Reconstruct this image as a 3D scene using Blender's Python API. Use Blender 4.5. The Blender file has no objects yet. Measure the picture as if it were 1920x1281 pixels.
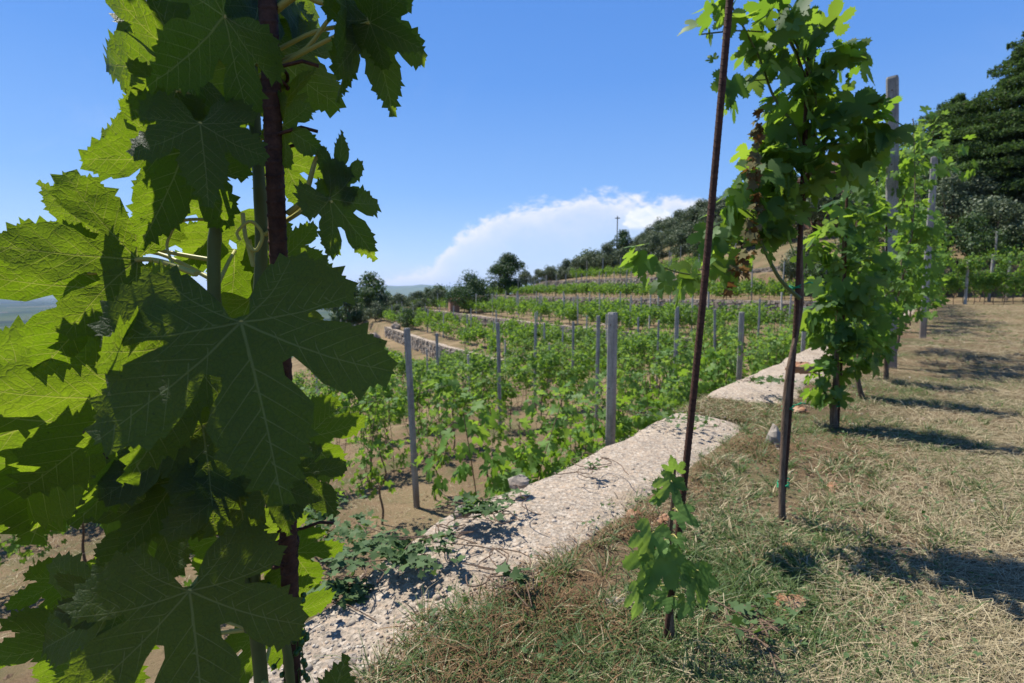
import bpy, math, random
import numpy as np
from mathutils import Vector, geometry
R = math.radians
rng = np.random.default_rng(7)
random.seed(7)
scn = bpy.context.scene
COL = scn.collection

# ---------------------------------------------------------------- camera, world, sun, exposure
CAMZ, PITCH, FPX = 0.56, R(5.65), 960.0
cam = bpy.data.cameras.new('camera')
cam.lens = 18; cam.sensor_width = 36; cam.clip_start = 0.02; cam.clip_end = 30000
cam.dof.use_dof = True; cam.dof.focus_distance = 0.45; cam.dof.aperture_fstop = 14
camo = bpy.data.objects.new('camera', cam); COL.objects.link(camo)
camo.location = (0, 0, CAMZ); camo.rotation_euler = (R(90) - PITCH, 0, 0)
scn.camera = camo
SUN_EL, SUN_AZ = R(62), math.atan2(-0.80, 0.60)       # towards the left and ahead
S = Vector((math.cos(SUN_EL)*math.sin(SUN_AZ), math.cos(SUN_EL)*math.cos(SUN_AZ), math.sin(SUN_EL)))
sun = bpy.data.lights.new('sun', 'SUN'); sun.energy = 5.0; sun.angle = R(0.53); sun.color = (1, .95, .87)
suno = bpy.data.objects.new('sun', sun); COL.objects.link(suno)
suno.rotation_euler = S.to_track_quat('Z', 'Y').to_euler()
scn.view_settings.view_transform = 'Standard'; scn.view_settings.look = 'None'
scn.view_settings.exposure = 0.85
scn.cycles.max_bounces = 5; scn.cycles.diffuse_bounces = 2; scn.cycles.transmission_bounces = 3; scn.view_settings.gamma = 1

def nd(nt, typ, x=None, **kw):
    n = nt.nodes.new(typ)
    for k, v in kw.items(): setattr(n, k, v)
    return n
def lk(nt, a, b): nt.links.new(a, b)
def mth(nt, op, a, b=None, c=None, clamp=False):
    n = nt.nodes.new('ShaderNodeMath'); n.operation = op; n.use_clamp = clamp
    for i, v in enumerate((a, b, c)):
        if v is None: continue
        if isinstance(v, (int, float)): n.inputs[i].default_value = v
        else: nt.links.new(v, n.inputs[i])
    return n.outputs[0]
def mixc(nt, f, a, b, mode='MIX'):
    n = nt.nodes.new('ShaderNodeMix'); n.data_type = 'RGBA'; n.blend_type = mode
    for i, v in ((0, f), (6, a), (7, b)):
        if isinstance(v, (int, float)): n.inputs[i].default_value = v
        elif isinstance(v, tuple): n.inputs[i].default_value = (*v[:3], 1)
        else: nt.links.new(v, n.inputs[i])
    return n.outputs[2]
def ramp(nt, f, stops, interp='LINEAR'):
    n = nt.nodes.new('ShaderNodeValToRGB'); n.color_ramp.interpolation = interp
    e = n.color_ramp.elements
    while len(e) < len(stops): e.new(0.5)
    for q, (p, c) in zip(e, stops):
        q.position = p; q.color = (*c, 1) if isinstance(c, tuple) else (c, c, c, 1)
    nt.links.new(f, n.inputs[0]); return n.outputs[0]
def noise(nt, vec, scale, detail=4, rough=.55, dist=0.0):
    n = nt.nodes.new('ShaderNodeTexNoise'); n.inputs['Scale'].default_value = scale
    n.inputs['Detail'].default_value = detail; n.inputs['Roughness'].default_value = rough
    n.inputs['Distortion'].default_value = dist
    if vec is not None: nt.links.new(vec, n.inputs['Vector'])
    return n.outputs[0]

def make_world():
    w = bpy.data.worlds.new('World'); scn.world = w; w.use_nodes = True
    nt = w.node_tree; nt.nodes.clear()
    sky = nd(nt, 'ShaderNodeTexSky'); sky.sky_type = 'NISHITA'; sky.sun_disc = False
    sky.sun_elevation = SUN_EL; sky.sun_rotation = SUN_AZ; sky.altitude = 200
    sky.air_density = 1.0; sky.dust_density = 0.2; sky.ozone_density = 2.2
    hsv = nd(nt, 'ShaderNodeHueSaturation'); hsv.inputs['Saturation'].default_value = 1.24
    lk(nt, sky.outputs[0], hsv.inputs['Color'])
    tc = nd(nt, 'ShaderNodeTexCoord'); sp = nd(nt, 'ShaderNodeSeparateXYZ'); lk(nt, tc.outputs['Generated'], sp.inputs[0])
    yy = mth(nt, 'MAXIMUM', sp.outputs[1], 0.02)
    u = mth(nt, 'DIVIDE', sp.outputs[0], yy); v = mth(nt, 'DIVIDE', sp.outputs[2], yy)
    cb = nd(nt, 'ShaderNodeCombineXYZ'); lk(nt, u, cb.inputs[0]); lk(nt, v, cb.inputs[1])
    mp = nd(nt, 'ShaderNodeMapping'); mp.inputs['Scale'].default_value = (1, 1.7, 1); lk(nt, cb.outputs[0], mp.inputs[0])
    uv = mp.outputs[0]
    n1 = noise(nt, uv, 9, 7, .62, .3); n2 = noise(nt, uv, 38, 6, .6, .2); n3 = noise(nt, uv, 4, 3, .5)
    # outline of the top of the cloud bank as a height over azimuth
    h = ramp(nt, mth(nt, 'MULTIPLY_ADD', u, 1.0, 0.4), [(0, .0), (.14, .1), (.245, .24), (.28, .50), (.30, .60), (.345, .69), (.41, .81), (.50, .885), (.60, .90), (.76, .88), (.84, .72), (.93, .2), (1, 0)])
    top = mth(nt, 'MULTIPLY_ADD', h, 0.207, 0.0)
    top = mth(nt, 'ADD', top, mth(nt, 'MULTIPLY', mth(nt, 'SUBTRACT', n1, .5), .09))
    top = mth(nt, 'ADD', top, mth(nt, 'MULTIPLY', mth(nt, 'SUBTRACT', n2, .5), .045))
    below = mth(nt, 'SUBTRACT', top, v)
    edge = mth(nt, 'MULTIPLY', below, 45, clamp=True)
    soft = mth(nt, 'MULTIPLY', mth(nt, 'ADD', below, .01), 40, clamp=True)
    # dense, bright near its upper rim; thins to a veil towards the horizon
    body = ramp(nt, mth(nt, 'MULTIPLY', below, 7.5, clamp=True), [(0, 1.0), (.15, .9), (.32, .6), (.6, .4), (1, .28)])
    body = mth(nt, 'MULTIPLY', body, mth(nt, 'MULTIPLY_ADD', n2, 1.5, .2), clamp=True)
    m = mth(nt, 'MULTIPLY', mth(nt, 'MULTIPLY', edge, soft), body, clamp=True)
    # the small bright heap of cumulus low to the right, inside the bank
    du = mth(nt, 'SUBTRACT', u, .262); dv = mth(nt, 'SUBTRACT', v, .135)
    rr = mth(nt, 'ADD', mth(nt, 'MULTIPLY', mth(nt, 'MULTIPLY', du, du), 420), mth(nt, 'MULTIPLY', mth(nt, 'MULTIPLY', dv, dv), 1500))
    heap = mth(nt, 'SUBTRACT', mth(nt, 'MULTIPLY_ADD', n2, 1.6, .35), rr)
    heap = mth(nt, 'MULTIPLY', heap, 3.0, clamp=True)
    heap = mth(nt, 'MULTIPLY', heap, mth(nt, 'MULTIPLY', mth(nt, 'SUBTRACT', v, .112), 90, clamp=True))
    m = mth(nt, 'MAXIMUM', m, mth(nt, 'MULTIPLY', heap, .95))
    # faint veils
    wisp = mth(nt, 'MULTIPLY', mth(nt, 'SUBTRACT', noise(nt, uv, 3.1, 6, .6, .6), .56), 1.6, clamp=True)
    low = mth(nt, 'SUBTRACT', 1.0, mth(nt, 'MULTIPLY', mth(nt, 'SUBTRACT', v, .1), 2.2, clamp=True))
    wisp = mth(nt, 'MULTIPLY', mth(nt, 'MULTIPLY', wisp, low), .35)
    m = mth(nt, 'MAXIMUM', m, wisp)
    front = mth(nt, 'GREATER_THAN', sp.outputs[1], 0.05); m = mth(nt, 'MULTIPLY', m, front)
    ccol = mixc(nt, mth(nt, 'MULTIPLY', mth(nt, 'MULTIPLY', below, 9, clamp=True), mth(nt, 'MULTIPLY_ADD', n2, 1.2, .2), clamp=True), (6.2, 6.2, 6.4), (4.2, 4.9, 6.3))
    ccol = mixc(nt, heap, ccol, mixc(nt, mth(nt, 'MULTIPLY_ADD', n2, 3, -1.1, clamp=True), (5.2, 5.8, 6.7), (7.0, 6.9, 6.8)))
    el = mth(nt, 'MAXIMUM', sp.outputs[2], 0.0)
    grad = ramp(nt, el, [(0, (3.7, 4.6, 6.1)), (.06, (2.8, 4.1, 6.4)), (.18, (1.6, 3.1, 6.2)), (.36, (.85, 2.2, 5.6)), (.6, (.5, 1.6, 4.8)), (1, (.45, 1.2, 3.4))])
    base = mixc(nt, .8, hsv.outputs[0], grad)
    out = mixc(nt, m, base, ccol)
    bg = nd(nt, 'ShaderNodeBackground'); bg.inputs[1].default_value = 0.088
    lk(nt, out, bg.inputs[0]); o = nd(nt, 'ShaderNodeOutputWorld'); lk(nt, bg.outputs[0], o.inputs[0])
make_world()

# ---------------------------------------------------------------- helpers
def ray(px, py):
    X = (px-960)/FPX; Y = -(py-640.5)/FPX
    return np.array((X, math.cos(PITCH)+Y*math.sin(PITCH), -math.sin(PITCH)+Y*math.cos(PITCH)))
def at(px, py, y):                      # the point seen at a pixel of the photograph, y metres ahead
    r = ray(px, py); t = y/r[1]
    return np.array((r[0]*t, y, CAMZ+r[2]*t))
A = np.array((.64, .768)); N = np.array((-.768, .64))
def TD(t, d): return (A[0]*t+N[0]*(d+.93), A[1]*t+N[1]*(d+.93))
def td(x, y): return (A[0]*x+A[1]*y, N[0]*x+N[1]*y-.93)
def hsh(i, j, s=0):
    v = np.sin(i*127.1+j*311.7+s*74.7)*43758.5453
    return v-np.floor(v)
def vn(x, y, s=0):
    x = np.asarray(x, float); y = np.asarray(y, float)
    i = np.floor(x); j = np.floor(y); f = x-i; g = y-j; f = f*f*(3-2*f); g = g*g*(3-2*g)
    return (hsh(i, j, s)*(1-f)+hsh(i+1, j, s)*f)*(1-g)+(hsh(i, j+1, s)*(1-f)+hsh(i+1, j+1, s)*f)*g
def fbm(x, y, o=4, s=0):
    r = 0; a = .5
    for k in range(o): r = r+a*vn(x*2**k, y*2**k, s+k*7); a /= 2
    return r
def sstep(a, b, x):
    t = np.clip((x-a)/(b-a), 0, 1); return t*t*(3-2*t)

class G:
    """collects triangles and builds ONE mesh object"""
    def __init__(s): s.V = []; s.F = []; s.M = []; s.n = 0; s.L = []
    def add(s, V, F, mi=0, lp=None):
        V = np.asarray(V, float).reshape(-1, 3); F = np.asarray(F, int)
        if F.shape[1] == 4: F = np.concatenate([F[:, [0, 1, 2]], F[:, [0, 2, 3]]])
        s.V.append(V); s.F.append(F+s.n); s.M.append(np.full(len(F), mi)); s.n += len(V)
        s.L.append(np.zeros((len(V), 3)) if lp is None else lp)
        return s
    def tube(s, P, r, seg=8, mi=0, cap=True):
        P = np.asarray(P, float); n = len(P)
        r = np.full(n, r) if np.isscalar(r) else np.interp(np.linspace(0, 1, n), np.linspace(0, 1, len(r)), r)
        T = np.gradient(P, axis=0); T /= np.linalg.norm(T, axis=1)[:, None]+1e-9
        ref = np.array((.31, .87, .38)) if abs(T[0] @ np.array((.31, .87, .38))) < .9 else np.array((1., 0, 0))
        U = np.cross(T, ref); U /= np.linalg.norm(U, axis=1)[:, None]; W = np.cross(T, U)
        a = np.arange(seg)*2*math.pi/seg
        V = P[:, None]+r[:, None, None]*(np.cos(a)[None, :, None]*U[:, None]+np.sin(a)[None, :, None]*W[:, None])
        F = [(i*seg+j, i*seg+(j+1) % seg, (i+1)*seg+(j+1) % seg, (i+1)*seg+j) for i in range(n-1) for j in range(seg)]
        s.add(V.reshape(-1, 3), F, mi)
        if cap:
            for k in (0, n-1):
                s.add(np.concatenate([V[k], P[k:k+1]]), [(j, (j+1) % seg, seg) if k else ((j+1) % seg, j, seg) for j in range(seg)], mi)
        return s
    def box(s, c, d, mi=0, rz=0):
        x, y, z = [q/2 for q in d]
        V = np.array([(a*x, b*y, e*z) for a in (-1, 1) for b in (-1, 1) for e in (-1, 1)])
        ca, sa = math.cos(rz), math.sin(rz)
        V = np.stack([V[:, 0]*ca-V[:, 1]*sa, V[:, 0]*sa+V[:, 1]*ca, V[:, 2]], 1)+np.array(c)
        s.add(V, [(0, 1, 3, 2), (4, 6, 7, 5), (0, 4, 5, 1), (2, 3, 7, 6), (0, 2, 6, 4), (1, 5, 7, 3)], mi); return s
    def build(s, name, mats, parent=None, smooth=True, keep=None):
        V = np.concatenate(s.V); F = np.concatenate(s.F); M = np.concatenate(s.M); L = np.concatenate(s.L)
        me = bpy.data.meshes.new(name)
        me.vertices.add(len(V)); me.vertices.foreach_set('co', V.astype(np.float32).ravel())
        me.loops.add(len(F)*3); me.loops.foreach_set('vertex_index', F.astype(np.int32).ravel())
        me.polygons.add(len(F)); me.polygons.foreach_set('loop_start', np.arange(0, len(F)*3, 3, dtype=np.int32))
        for m in (mats if isinstance(mats, (list, tuple)) else [mats]): me.materials.append(m)
        me.polygons.foreach_set('material_index', M.astype(np.int32))
        me.polygons.foreach_set('use_smooth', np.full(len(F), smooth))
        if np.abs(L).max() > 0:
            at_ = me.attributes.new('lp', 'FLOAT_VECTOR', 'POINT'); at_.data.foreach_set('vector', L.astype(np.float32).ravel())
        me.update(calc_edges=True)
        o = bpy.data.objects.new(name, me); COL.objects.link(o)
        if parent: o.parent = parent
        return o
def tag(o, label, cat, group=None, kind=None):
    if label: o['label'] = label
    if cat: o['category'] = cat
    if group: o['group'] = group
    if kind: o['kind'] = kind
    return o
def empty(name, loc, label, cat, group=None, rz=0):
    o = bpy.data.objects.new(name, None); COL.objects.link(o); o.location = loc; o.rotation_euler.z = rz
    o.empty_display_size = .1
    return tag(o, label, cat, group)
def dup(root, loc, rz=0, sc=1, label=None, group=None):
    r = root.copy(); COL.objects.link(r); r.location = loc; r.rotation_euler = (0, 0, rz); r.scale = (sc, sc, sc) if np.isscalar(sc) else sc
    if label: r['label'] = label
    if group: r['group'] = group
    for ch in list(root.children):
        c = ch.copy(); COL.objects.link(c); c.parent = r
    return r
ONES = 'first second third fourth fifth sixth seventh eighth ninth tenth eleventh twelfth thirteenth fourteenth fifteenth sixteenth seventeenth eighteenth nineteenth'.split()
TENS = {2: 'twent', 3: 'thirt', 4: 'fort', 5: 'fift', 6: 'sixt', 7: 'sevent', 8: 'eight', 9: 'ninet'}
def ordn(i):
    if i < 19: return ONES[i]
    i += 1
    if i >= 100:
        h, q = divmod(i, 100); w = ('one', 'two', 'three', 'four')[h-1]+' hundred'
        return w+'th' if q == 0 else w+' and '+ordn(q-1)
    t, u = divmod(i, 10)
    return TENS[t]+('ieth' if u == 0 else 'y-'+ONES[u-1])

# ---------------------------------------------------------------- materials
MAT = {}
def mat(name):
    m = bpy.data.materials.new(name); m.use_nodes = True; nt = m.node_tree; nt.nodes.clear()
    o = nd(nt, 'ShaderNodeOutputMaterial'); MAT[name] = m
    return m, nt, o
def bsdf(nt, col, rough=.7, spec=.3, bump=None, bs=.3, bd=.01):
    b = nd(nt, 'ShaderNodeBsdfPrincipled')
    if isinstance(col, tuple): b.inputs['Base Color'].default_value = (*col, 1)
    else: lk(nt, col, b.inputs['Base Color'])
    if isinstance(rough, float): b.inputs['Roughness'].default_value = rough
    else: lk(nt, rough, b.inputs['Roughness'])
    b.inputs['Specular IOR Level'].default_value = spec
    if bump is not None:
        q = nd(nt, 'ShaderNodeBump'); q.inputs['Strength'].default_value = bs; q.inputs['Distance'].default_value = bd
        lk(nt, bump, q.inputs['Height']); lk(nt, q.outputs[0], b.inputs['Normal'])
        return b, q
    return b, None
def opos(nt): return nd(nt, 'ShaderNodeTexCoord').outputs['Object']
def wpos(nt): return nd(nt, 'ShaderNodeNewGeometry').outputs['Position']

def leaf_mat(name, c1, c2, t1, t2, tw=.5, rough=.45, hero=False, spec=.35):
    m, nt, o = mat(name)
    kc = .72 if not hero else .27; kt = .72 if not hero else .95
    c1, c2 = (tuple(q*kc for q in c) for c in (c1, c2)); t1, t2 = (tuple(q*kt for q in c) for c in (t1, t2))
    ge = nd(nt, 'ShaderNodeNewGeometry'); rnd = ge.outputs['Random Per Island']
    if hero: rnd = nd(nt, 'ShaderNodeObjectInfo').outputs['Random']
    col = mixc(nt, rnd, c1, c2); tc = mixc(nt, rnd, t1, t2)
    bump = None
    if hero:
        ar = nd(nt, 'ShaderNodeAttribute'); ar.attribute_name = 'lp'; sx = nd(nt, 'ShaderNodeSeparateXYZ'); lk(nt, ar.outputs[1], sx.inputs[0])
        a = nd(nt, 'ShaderNodeCombineXYZ'); lk(nt, sx.outputs[0], a.inputs[0]); lk(nt, sx.outputs[1], a.inputs[1])
        vein = mth(nt, 'MULTIPLY', sx.outputs[2], 1.6, clamp=True)
        vo = nd(nt, 'ShaderNodeTexVoronoi'); vo.feature = 'DISTANCE_TO_EDGE'; vo.inputs['Scale'].default_value = 11
        ns = nd(nt, 'ShaderNodeTexNoise'); ns.inputs['Scale'].default_value = 9
        lk(nt, a.outputs[0], ns.inputs['Vector'])
        wv = nd(nt, 'ShaderNodeVectorMath'); wv.operation = 'MULTIPLY_ADD'; lk(nt, ns.outputs['Color'], wv.inputs[0]); wv.inputs[1].default_value = (.12,)*3; lk(nt, a.outputs[0], wv.inputs[2])
        lk(nt, wv.outputs[0], vo.inputs['Vector'])
        vo2 = nd(nt, 'ShaderNodeTexVoronoi'); vo2.feature = 'DISTANCE_TO_EDGE'; vo2.inputs['Scale'].default_value = 38
        lk(nt, wv.outputs[0], vo2.inputs['Vector'])
        net = mth(nt, 'MULTIPLY', vo.outputs['Distance'], 9, clamp=True)
        net2 = mth(nt, 'MULTIPLY', vo2.outputs['Distance'], 7, clamp=True)
        hh = mth(nt, 'ADD', mth(nt, 'POWER', net, .6), mth(nt, 'MULTIPLY', net2, .35))
        blot = noise(nt, a.outputs[0], 3.5, 4)
        big = ramp(nt, noise(nt, a.outputs[0], 26, 2), [(.70, 0.0), (.74, 1.0)])
        tc = mixc(nt, mth(nt, 'MULTIPLY', mth(nt, 'SUBTRACT', 1.0, net), .35), tc, (.52, .62, .06))
        tc = mixc(nt, mth(nt, 'MULTIPLY', mth(nt, 'SUBTRACT', 1, net2), .3), tc, (.13, .26, .02))
        tc = mixc(nt, mth(nt, 'MULTIPLY', blot, .5), tc, (.28, .47, .02))
        tc = mixc(nt, mth(nt, 'MULTIPLY', big, .5), tc, (.12, .12, .02))
        col = mixc(nt, mth(nt, 'MULTIPLY', blot, .6), col, (.022, .05, .016))
        # the underside is paler and duller
        col = mixc(nt, mth(nt, 'MULTIPLY', ge.outputs['Backfacing'], .35), col, (.045, .08, .03))
        tc = mixc(nt, mth(nt, 'MULTIPLY', vein, .85), tc, (.66, .70, .12)); col = mixc(nt, mth(nt, 'MULTIPLY', vein, .75), col, (.10, .14, .05))
        bump = mth(nt, 'ADD', hh, mth(nt, 'MULTIPLY', vein, 1.2))
    else:
        col = mixc(nt, mth(nt, 'MULTIPLY', ge.outputs['Backfacing'], .5), col, (.09, .14, .06))
    b, q = bsdf(nt, col, rough, spec, bump, .38, .0011)
    t = nd(nt, 'ShaderNodeBsdfTranslucent'); lk(nt, tc, t.inputs[0])
    if q: lk(nt, q.outputs[0], t.inputs['Normal'])
    mx = nd(nt, 'ShaderNodeMixShader'); mx.inputs[0].default_value = tw
    lk(nt, b.outputs[0], mx.inputs[1]); lk(nt, t.outputs[0], mx.inputs[2]); lk(nt, mx.outputs[0], o.inputs[0])
    return m
leaf_mat('hero_leaf', (.022, .050, .018), (.030, .066, .022), (.42, .66, .012), (.56, .78, .03), .25, .56, True, .2)
leaf_mat('hero_vein', (.20, .30, .08), (.20, .30, .08), (.75, .80, .22), (.75, .80, .22), .5, .5)
leaf_mat('vine_leaf', (.045, .115, .030), (.09, .18, .045), (.22, .42, .03), (.42, .62, .05), .50, .55, spec=.2)
leaf_mat('young_leaf', (.10, .20, .05), (.15, .27, .07), (.28, .48, .05), (.42, .62, .09), .42, .55, spec=.2)
leaf_mat('row_leaf', (.085, .19, .03), (.15, .28, .05), (.26, .48, .03), (.40, .62, .05), .42, .55, spec=.2)
leaf_mat('dry_leaf', (.16, .085, .035), (.28, .17, .07), (.25, .12, .03), (.38, .22, .08), .3, .8, spec=.1)
leaf_mat('olive_leaf', (.095, .13, .06), (.175, .215, .11), (.07, .11, .03), (.12, .16, .06), .25, .6)
leaf_mat('cedar_leaf', (.02, .055, .018), (.12, .19, .045), (.06, .13, .02), (.14, .24, .04), .33, .7, spec=.15)
leaf_mat('dark_leaf', (.022, .058, .016), (.065, .13, .032), (.03, .08, .01), (.07, .14, .02), .3, .6)
leaf_mat('wood_leaf', (.045, .09, .025), (.09, .15, .045), (.06, .12, .02), (.10, .18, .03), .3, .6)
leaf_mat('ivy_leaf', (.045, .095, .03), (.11, .18, .06), (.10, .22, .03), (.20, .32, .05), .3, .6, spec=.15)
leaf_mat('grass_blade', (.06, .12, .03), (.17, .24, .07), (.12, .25, .04), (.25, .36, .10), .35, .55)
leaf_mat('straw', (.27, .205, .105), (.58, .49, .30), (.30, .24, .10), (.45, .38, .2), .15, .6, spec=.3)
leaf_mat('dry_weed', (.13, .075, .04), (.30, .19, .10), (.2, .12, .05), (.3, .2, .08), .2, .8, spec=.1)
leaf_mat('berry', (.06, .13, .03), (.10, .20, .04), (.2, .4, .05), (.3, .5, .1), .2, .35)

def ground_mat():
    m, nt, o = mat('ground'); P = wpos(nt)
    sp = nd(nt, 'ShaderNodeSeparateXYZ'); lk(nt, P, sp.inputs[0])
    a = noise(nt, P, 55, 5, .7); b = noise(nt, P, 2.1, 5, .6); c = noise(nt, P, .55, 4, .6); d = noise(nt, P, 170, 3, .7)
    col = mixc(nt, ramp(nt, a, [(.35, 0.0), (.65, 1.0)]), (.085, .053, .03), (.20, .14, .08))
    col = mixc(nt, ramp(nt, b, [(.45, 0.0), (.62, .7)]), col, (.07, .09, .033))
    col = mixc(nt, ramp(nt, c, [(.42, 0.0), (.62, .75)]), col, (.235, .17, .098))
    col = mixc(nt, mth(nt, 'MULTIPLY', ramp(nt, d, [(.5, 0.0), (.6, 1.0)]), .4), col, (.09, .065, .04))
    # hillside meadow above, fields of the plain far below
    up = ramp(nt, mth(nt, 'MULTIPLY_ADD', sp.outputs[2], .2, -.3, clamp=True), [(0, 0.0), (1, .55)])
    col = mixc(nt, up, col, mixc(nt, noise(nt, P, .3, 4), (.045, .06, .022), (.12, .105, .05)))
    mp = nd(nt, 'ShaderNodeMapping'); mp.inputs['Scale'].default_value = (.006, .0028, .0); mp.inputs['Rotation'].default_value = (0, 0, .4); lk(nt, P, mp.inputs[0])
    vo = nd(nt, 'ShaderNodeTexVoronoi'); vo.distance = 'CHEBYCHEV'; lk(nt, mp.outputs[0], vo.inputs['Vector']); vo.inputs['Scale'].default_value = 1.0
    fld = ramp(nt, nd_sep(nt, vo.outputs['Color']), [(0, (.02, .04, .014)), (.3, (.035, .055, .018)), (.5, (.012, .024, .012)), (.7, (.045, .06, .024)), (.9, (.08, .075, .05))], 'CONSTANT')
    dn = ramp(nt, mth(nt, 'MULTIPLY_ADD', sp.outputs[2], -.08, -1.0, clamp=True), [(0, 0.0), (1, 1.0)])
    mid = ramp(nt, mth(nt, 'MULTIPLY_ADD', sp.outputs[2], -.2, -1.8, clamp=True), [(0, 0.0), (1, .8)])
    col = mixc(nt, mid, col, (.05, .09, .025)); col = mixc(nt, dn, col, fld)
    bp = mth(nt, 'ADD', a, mth(nt, 'MULTIPLY', d, .5))
    s, _ = bsdf(nt, col, .95, .1, bp, .8, .03); lk(nt, s.outputs[0], o.inputs[0])
def nd_sep(nt, c):
    s = nd(nt, 'ShaderNodeSeparateColor'); lk(nt, c, s.inputs[0]); return s.outputs[0]
ground_mat()
def simple(name, fn, rough=.9, spec=.2, bs=.5, bd=.01):
    m, nt, o = mat(name); P = opos(nt); col, bp = fn(nt, P)
    s, _ = bsdf(nt, col, rough, spec, bp, bs, bd); lk(nt, s.outputs[0], o.inputs[0])
def f_cap(nt, P):
    a = noise(nt, P, 130, 5, .75); b = noise(nt, P, 7, 5, .65); c = noise(nt, P, 2.2, 5, .7)
    vo = nd(nt, 'ShaderNodeTexVoronoi'); vo.inputs['Scale'].default_value = 110; lk(nt, P, vo.inputs['Vector'])
    rc = nd_sep(nt, vo.outputs['Color'])
    col = mixc(nt, ramp(nt, b, [(.38, 0.0), (.62, 1.0)]), (.27, .222, .172), (.40, .325, .245))
    col = mixc(nt, .55, col, ramp(nt, rc, [(0, (.16, .14, .12)), (.35, (.32, .265, .20)), (.6, (.41, .30, .205)), (.8, (.44, .375, .30)), (1, (.55, .48, .39))]))
    col = mixc(nt, ramp(nt, a, [(.36, .75), (.50, 0.0)]), col, (.10, .085, .065))
    col = mixc(nt, ramp(nt, c, [(.54, 0.0), (.68, .6)]), col, (.20, .145, .09))
    return col, mth(nt, 'ADD', a, mth(nt, 'MULTIPLY', vo.outputs['Distance'], .5))
simple('wall_concrete', f_cap, bd=.010, bs=.7)
def f_post(nt, P):
    a = noise(nt, P, 90, 5, .75); b = noise(nt, P, 5, 5, .7); sp = nd(nt, 'ShaderNodeSeparateXYZ'); lk(nt, P, sp.inputs[0])
    col = mixc(nt, ramp(nt, b, [(.35, 0.0), (.65, 1.0)]), (.21, .20, .18), (.35, .335, .30))
    mp = nd(nt, 'ShaderNodeMapping'); mp.inputs['Scale'].default_value = (1, 1, .08); lk(nt, P, mp.inputs[0])
    col = mixc(nt, ramp(nt, noise(nt, mp.outputs[0], 45, 4), [(.52, 0.0), (.66, .55)]), col, (.12, .11, .09))
    low = mth(nt, 'MULTIPLY', mth(nt, 'SUBTRACT', mth(nt, 'MULTIPLY_ADD', b, .5, .08), sp.outputs[2]), 6, clamp=True)
    col = mixc(nt, mth(nt, 'MULTIPLY', low, .7), col, (.20, .14, .09))
    return mixc(nt, ramp(nt, a, [(.34, .8), (.46, 0.0)]), col, (.11, .105, .09)), a
simple('post_concrete', f_post, bd=.004)
def f_wood(nt, P):
    a = noise(nt, P, 25, 4); return mixc(nt, a, (.34, .30, .24), (.48, .44, .38)), a
def f_clod(nt, P):
    a = noise(nt, P, 50, 4); return mixc(nt, a, (.10, .065, .04), (.22, .15, .09)), a
simple('clod', f_clod)
simple('post_wood', f_wood, bd=.004)
def f_rust(nt, P):
    a = noise(nt, P, 140, 5, .7); return mixc(nt, ramp(nt, a, [(.35, 0.0), (.7, 1.0)]), (.035, .018, .013), (.10, .048, .030)), a
simple('rust', f_rust, rough=.8, bd=.0015)
def f_bark(nt, P):
    mp = nd(nt, 'ShaderNodeMapping'); mp.inputs['Scale'].default_value = (1, 1, .15); lk(nt, P, mp.inputs[0])
    a = noise(nt, mp.outputs[0], 160, 5, .7, .5); return mixc(nt, ramp(nt, a, [(.3, 0.0), (.7, 1.0)]), (.05, .032, .022), (.22, .15, .10)), a
simple('bark', f_bark, bd=.004, bs=1)
def f_cane(nt, P):
    a = noise(nt, P, 60, 3); return mixc(nt, a, (.075, .085, .03), (.11, .15, .045)), a
simple('green_cane', f_cane, rough=.5, bd=.001)
def f_tendril(nt, P):
    a = noise(nt, P, 40, 3); return mixc(nt, a, (.28, .30, .07), (.42, .36, .12)), a
simple('tendril', f_tendril, rough=.45, bd=.0005)
def f_stone(nt, P):
    a = noise(nt, P, 35, 5, .7); b = noise(nt, P, 5, 3)
    oi = nd(nt, 'ShaderNodeNewGeometry').outputs['Random Per Island']
    col = ramp(nt, oi, [(0, (.14, .125, .11)), (.4, (.25, .225, .19)), (.7, (.33, .27, .20)), (1, (.45, .41, .35))]); col = mixc(nt, ramp(nt, b, [(.4, 0.0), (.7, .6)]), col, (.36, .25, .17))
    return mixc(nt, ramp(nt, a, [(.3, .4), (.5, 0.0)]), col, (.12, .10, .08)), a
simple('stone', f_stone, bd=.006)
def f_orange(nt, P):
    a = noise(nt, P, 60, 5, .7); b = noise(nt, P, 14, 3)
    return mixc(nt, ramp(nt, b, [(.4, 0.0), (.62, 1.0)]), (.24, .12, .065), (.30, .20, .13)), a
simple('orange_stone', f_orange, bd=.004)
def f_tie(nt, P): return (.01, .22, .10), None
simple('green_tie', f_tie, rough=.5)
def f_plaster(nt, P):
    a = noise(nt, P, 2, 4); return mixc(nt, a, (.36, .18, .12), (.45, .26, .18)), a
simple('pink_plaster', f_plaster)
def f_roof(nt, P):
    a = noise(nt, P, 8, 4); return mixc(nt, a, (.13, .075, .055), (.21, .125, .09)), a
simple('roof_tile', f_roof)
def f_hill(nt, P):
    a = noise(nt, P, .004, 6, .6); return mixc(nt, a, (.04, .07, .03), (.10, .13, .06)), None
simple('hill', f_hill)
def f_glass(nt, P): return (.03, .04, .05), None
simple('window_glass', f_glass, rough=.1, spec=.6)

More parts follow.
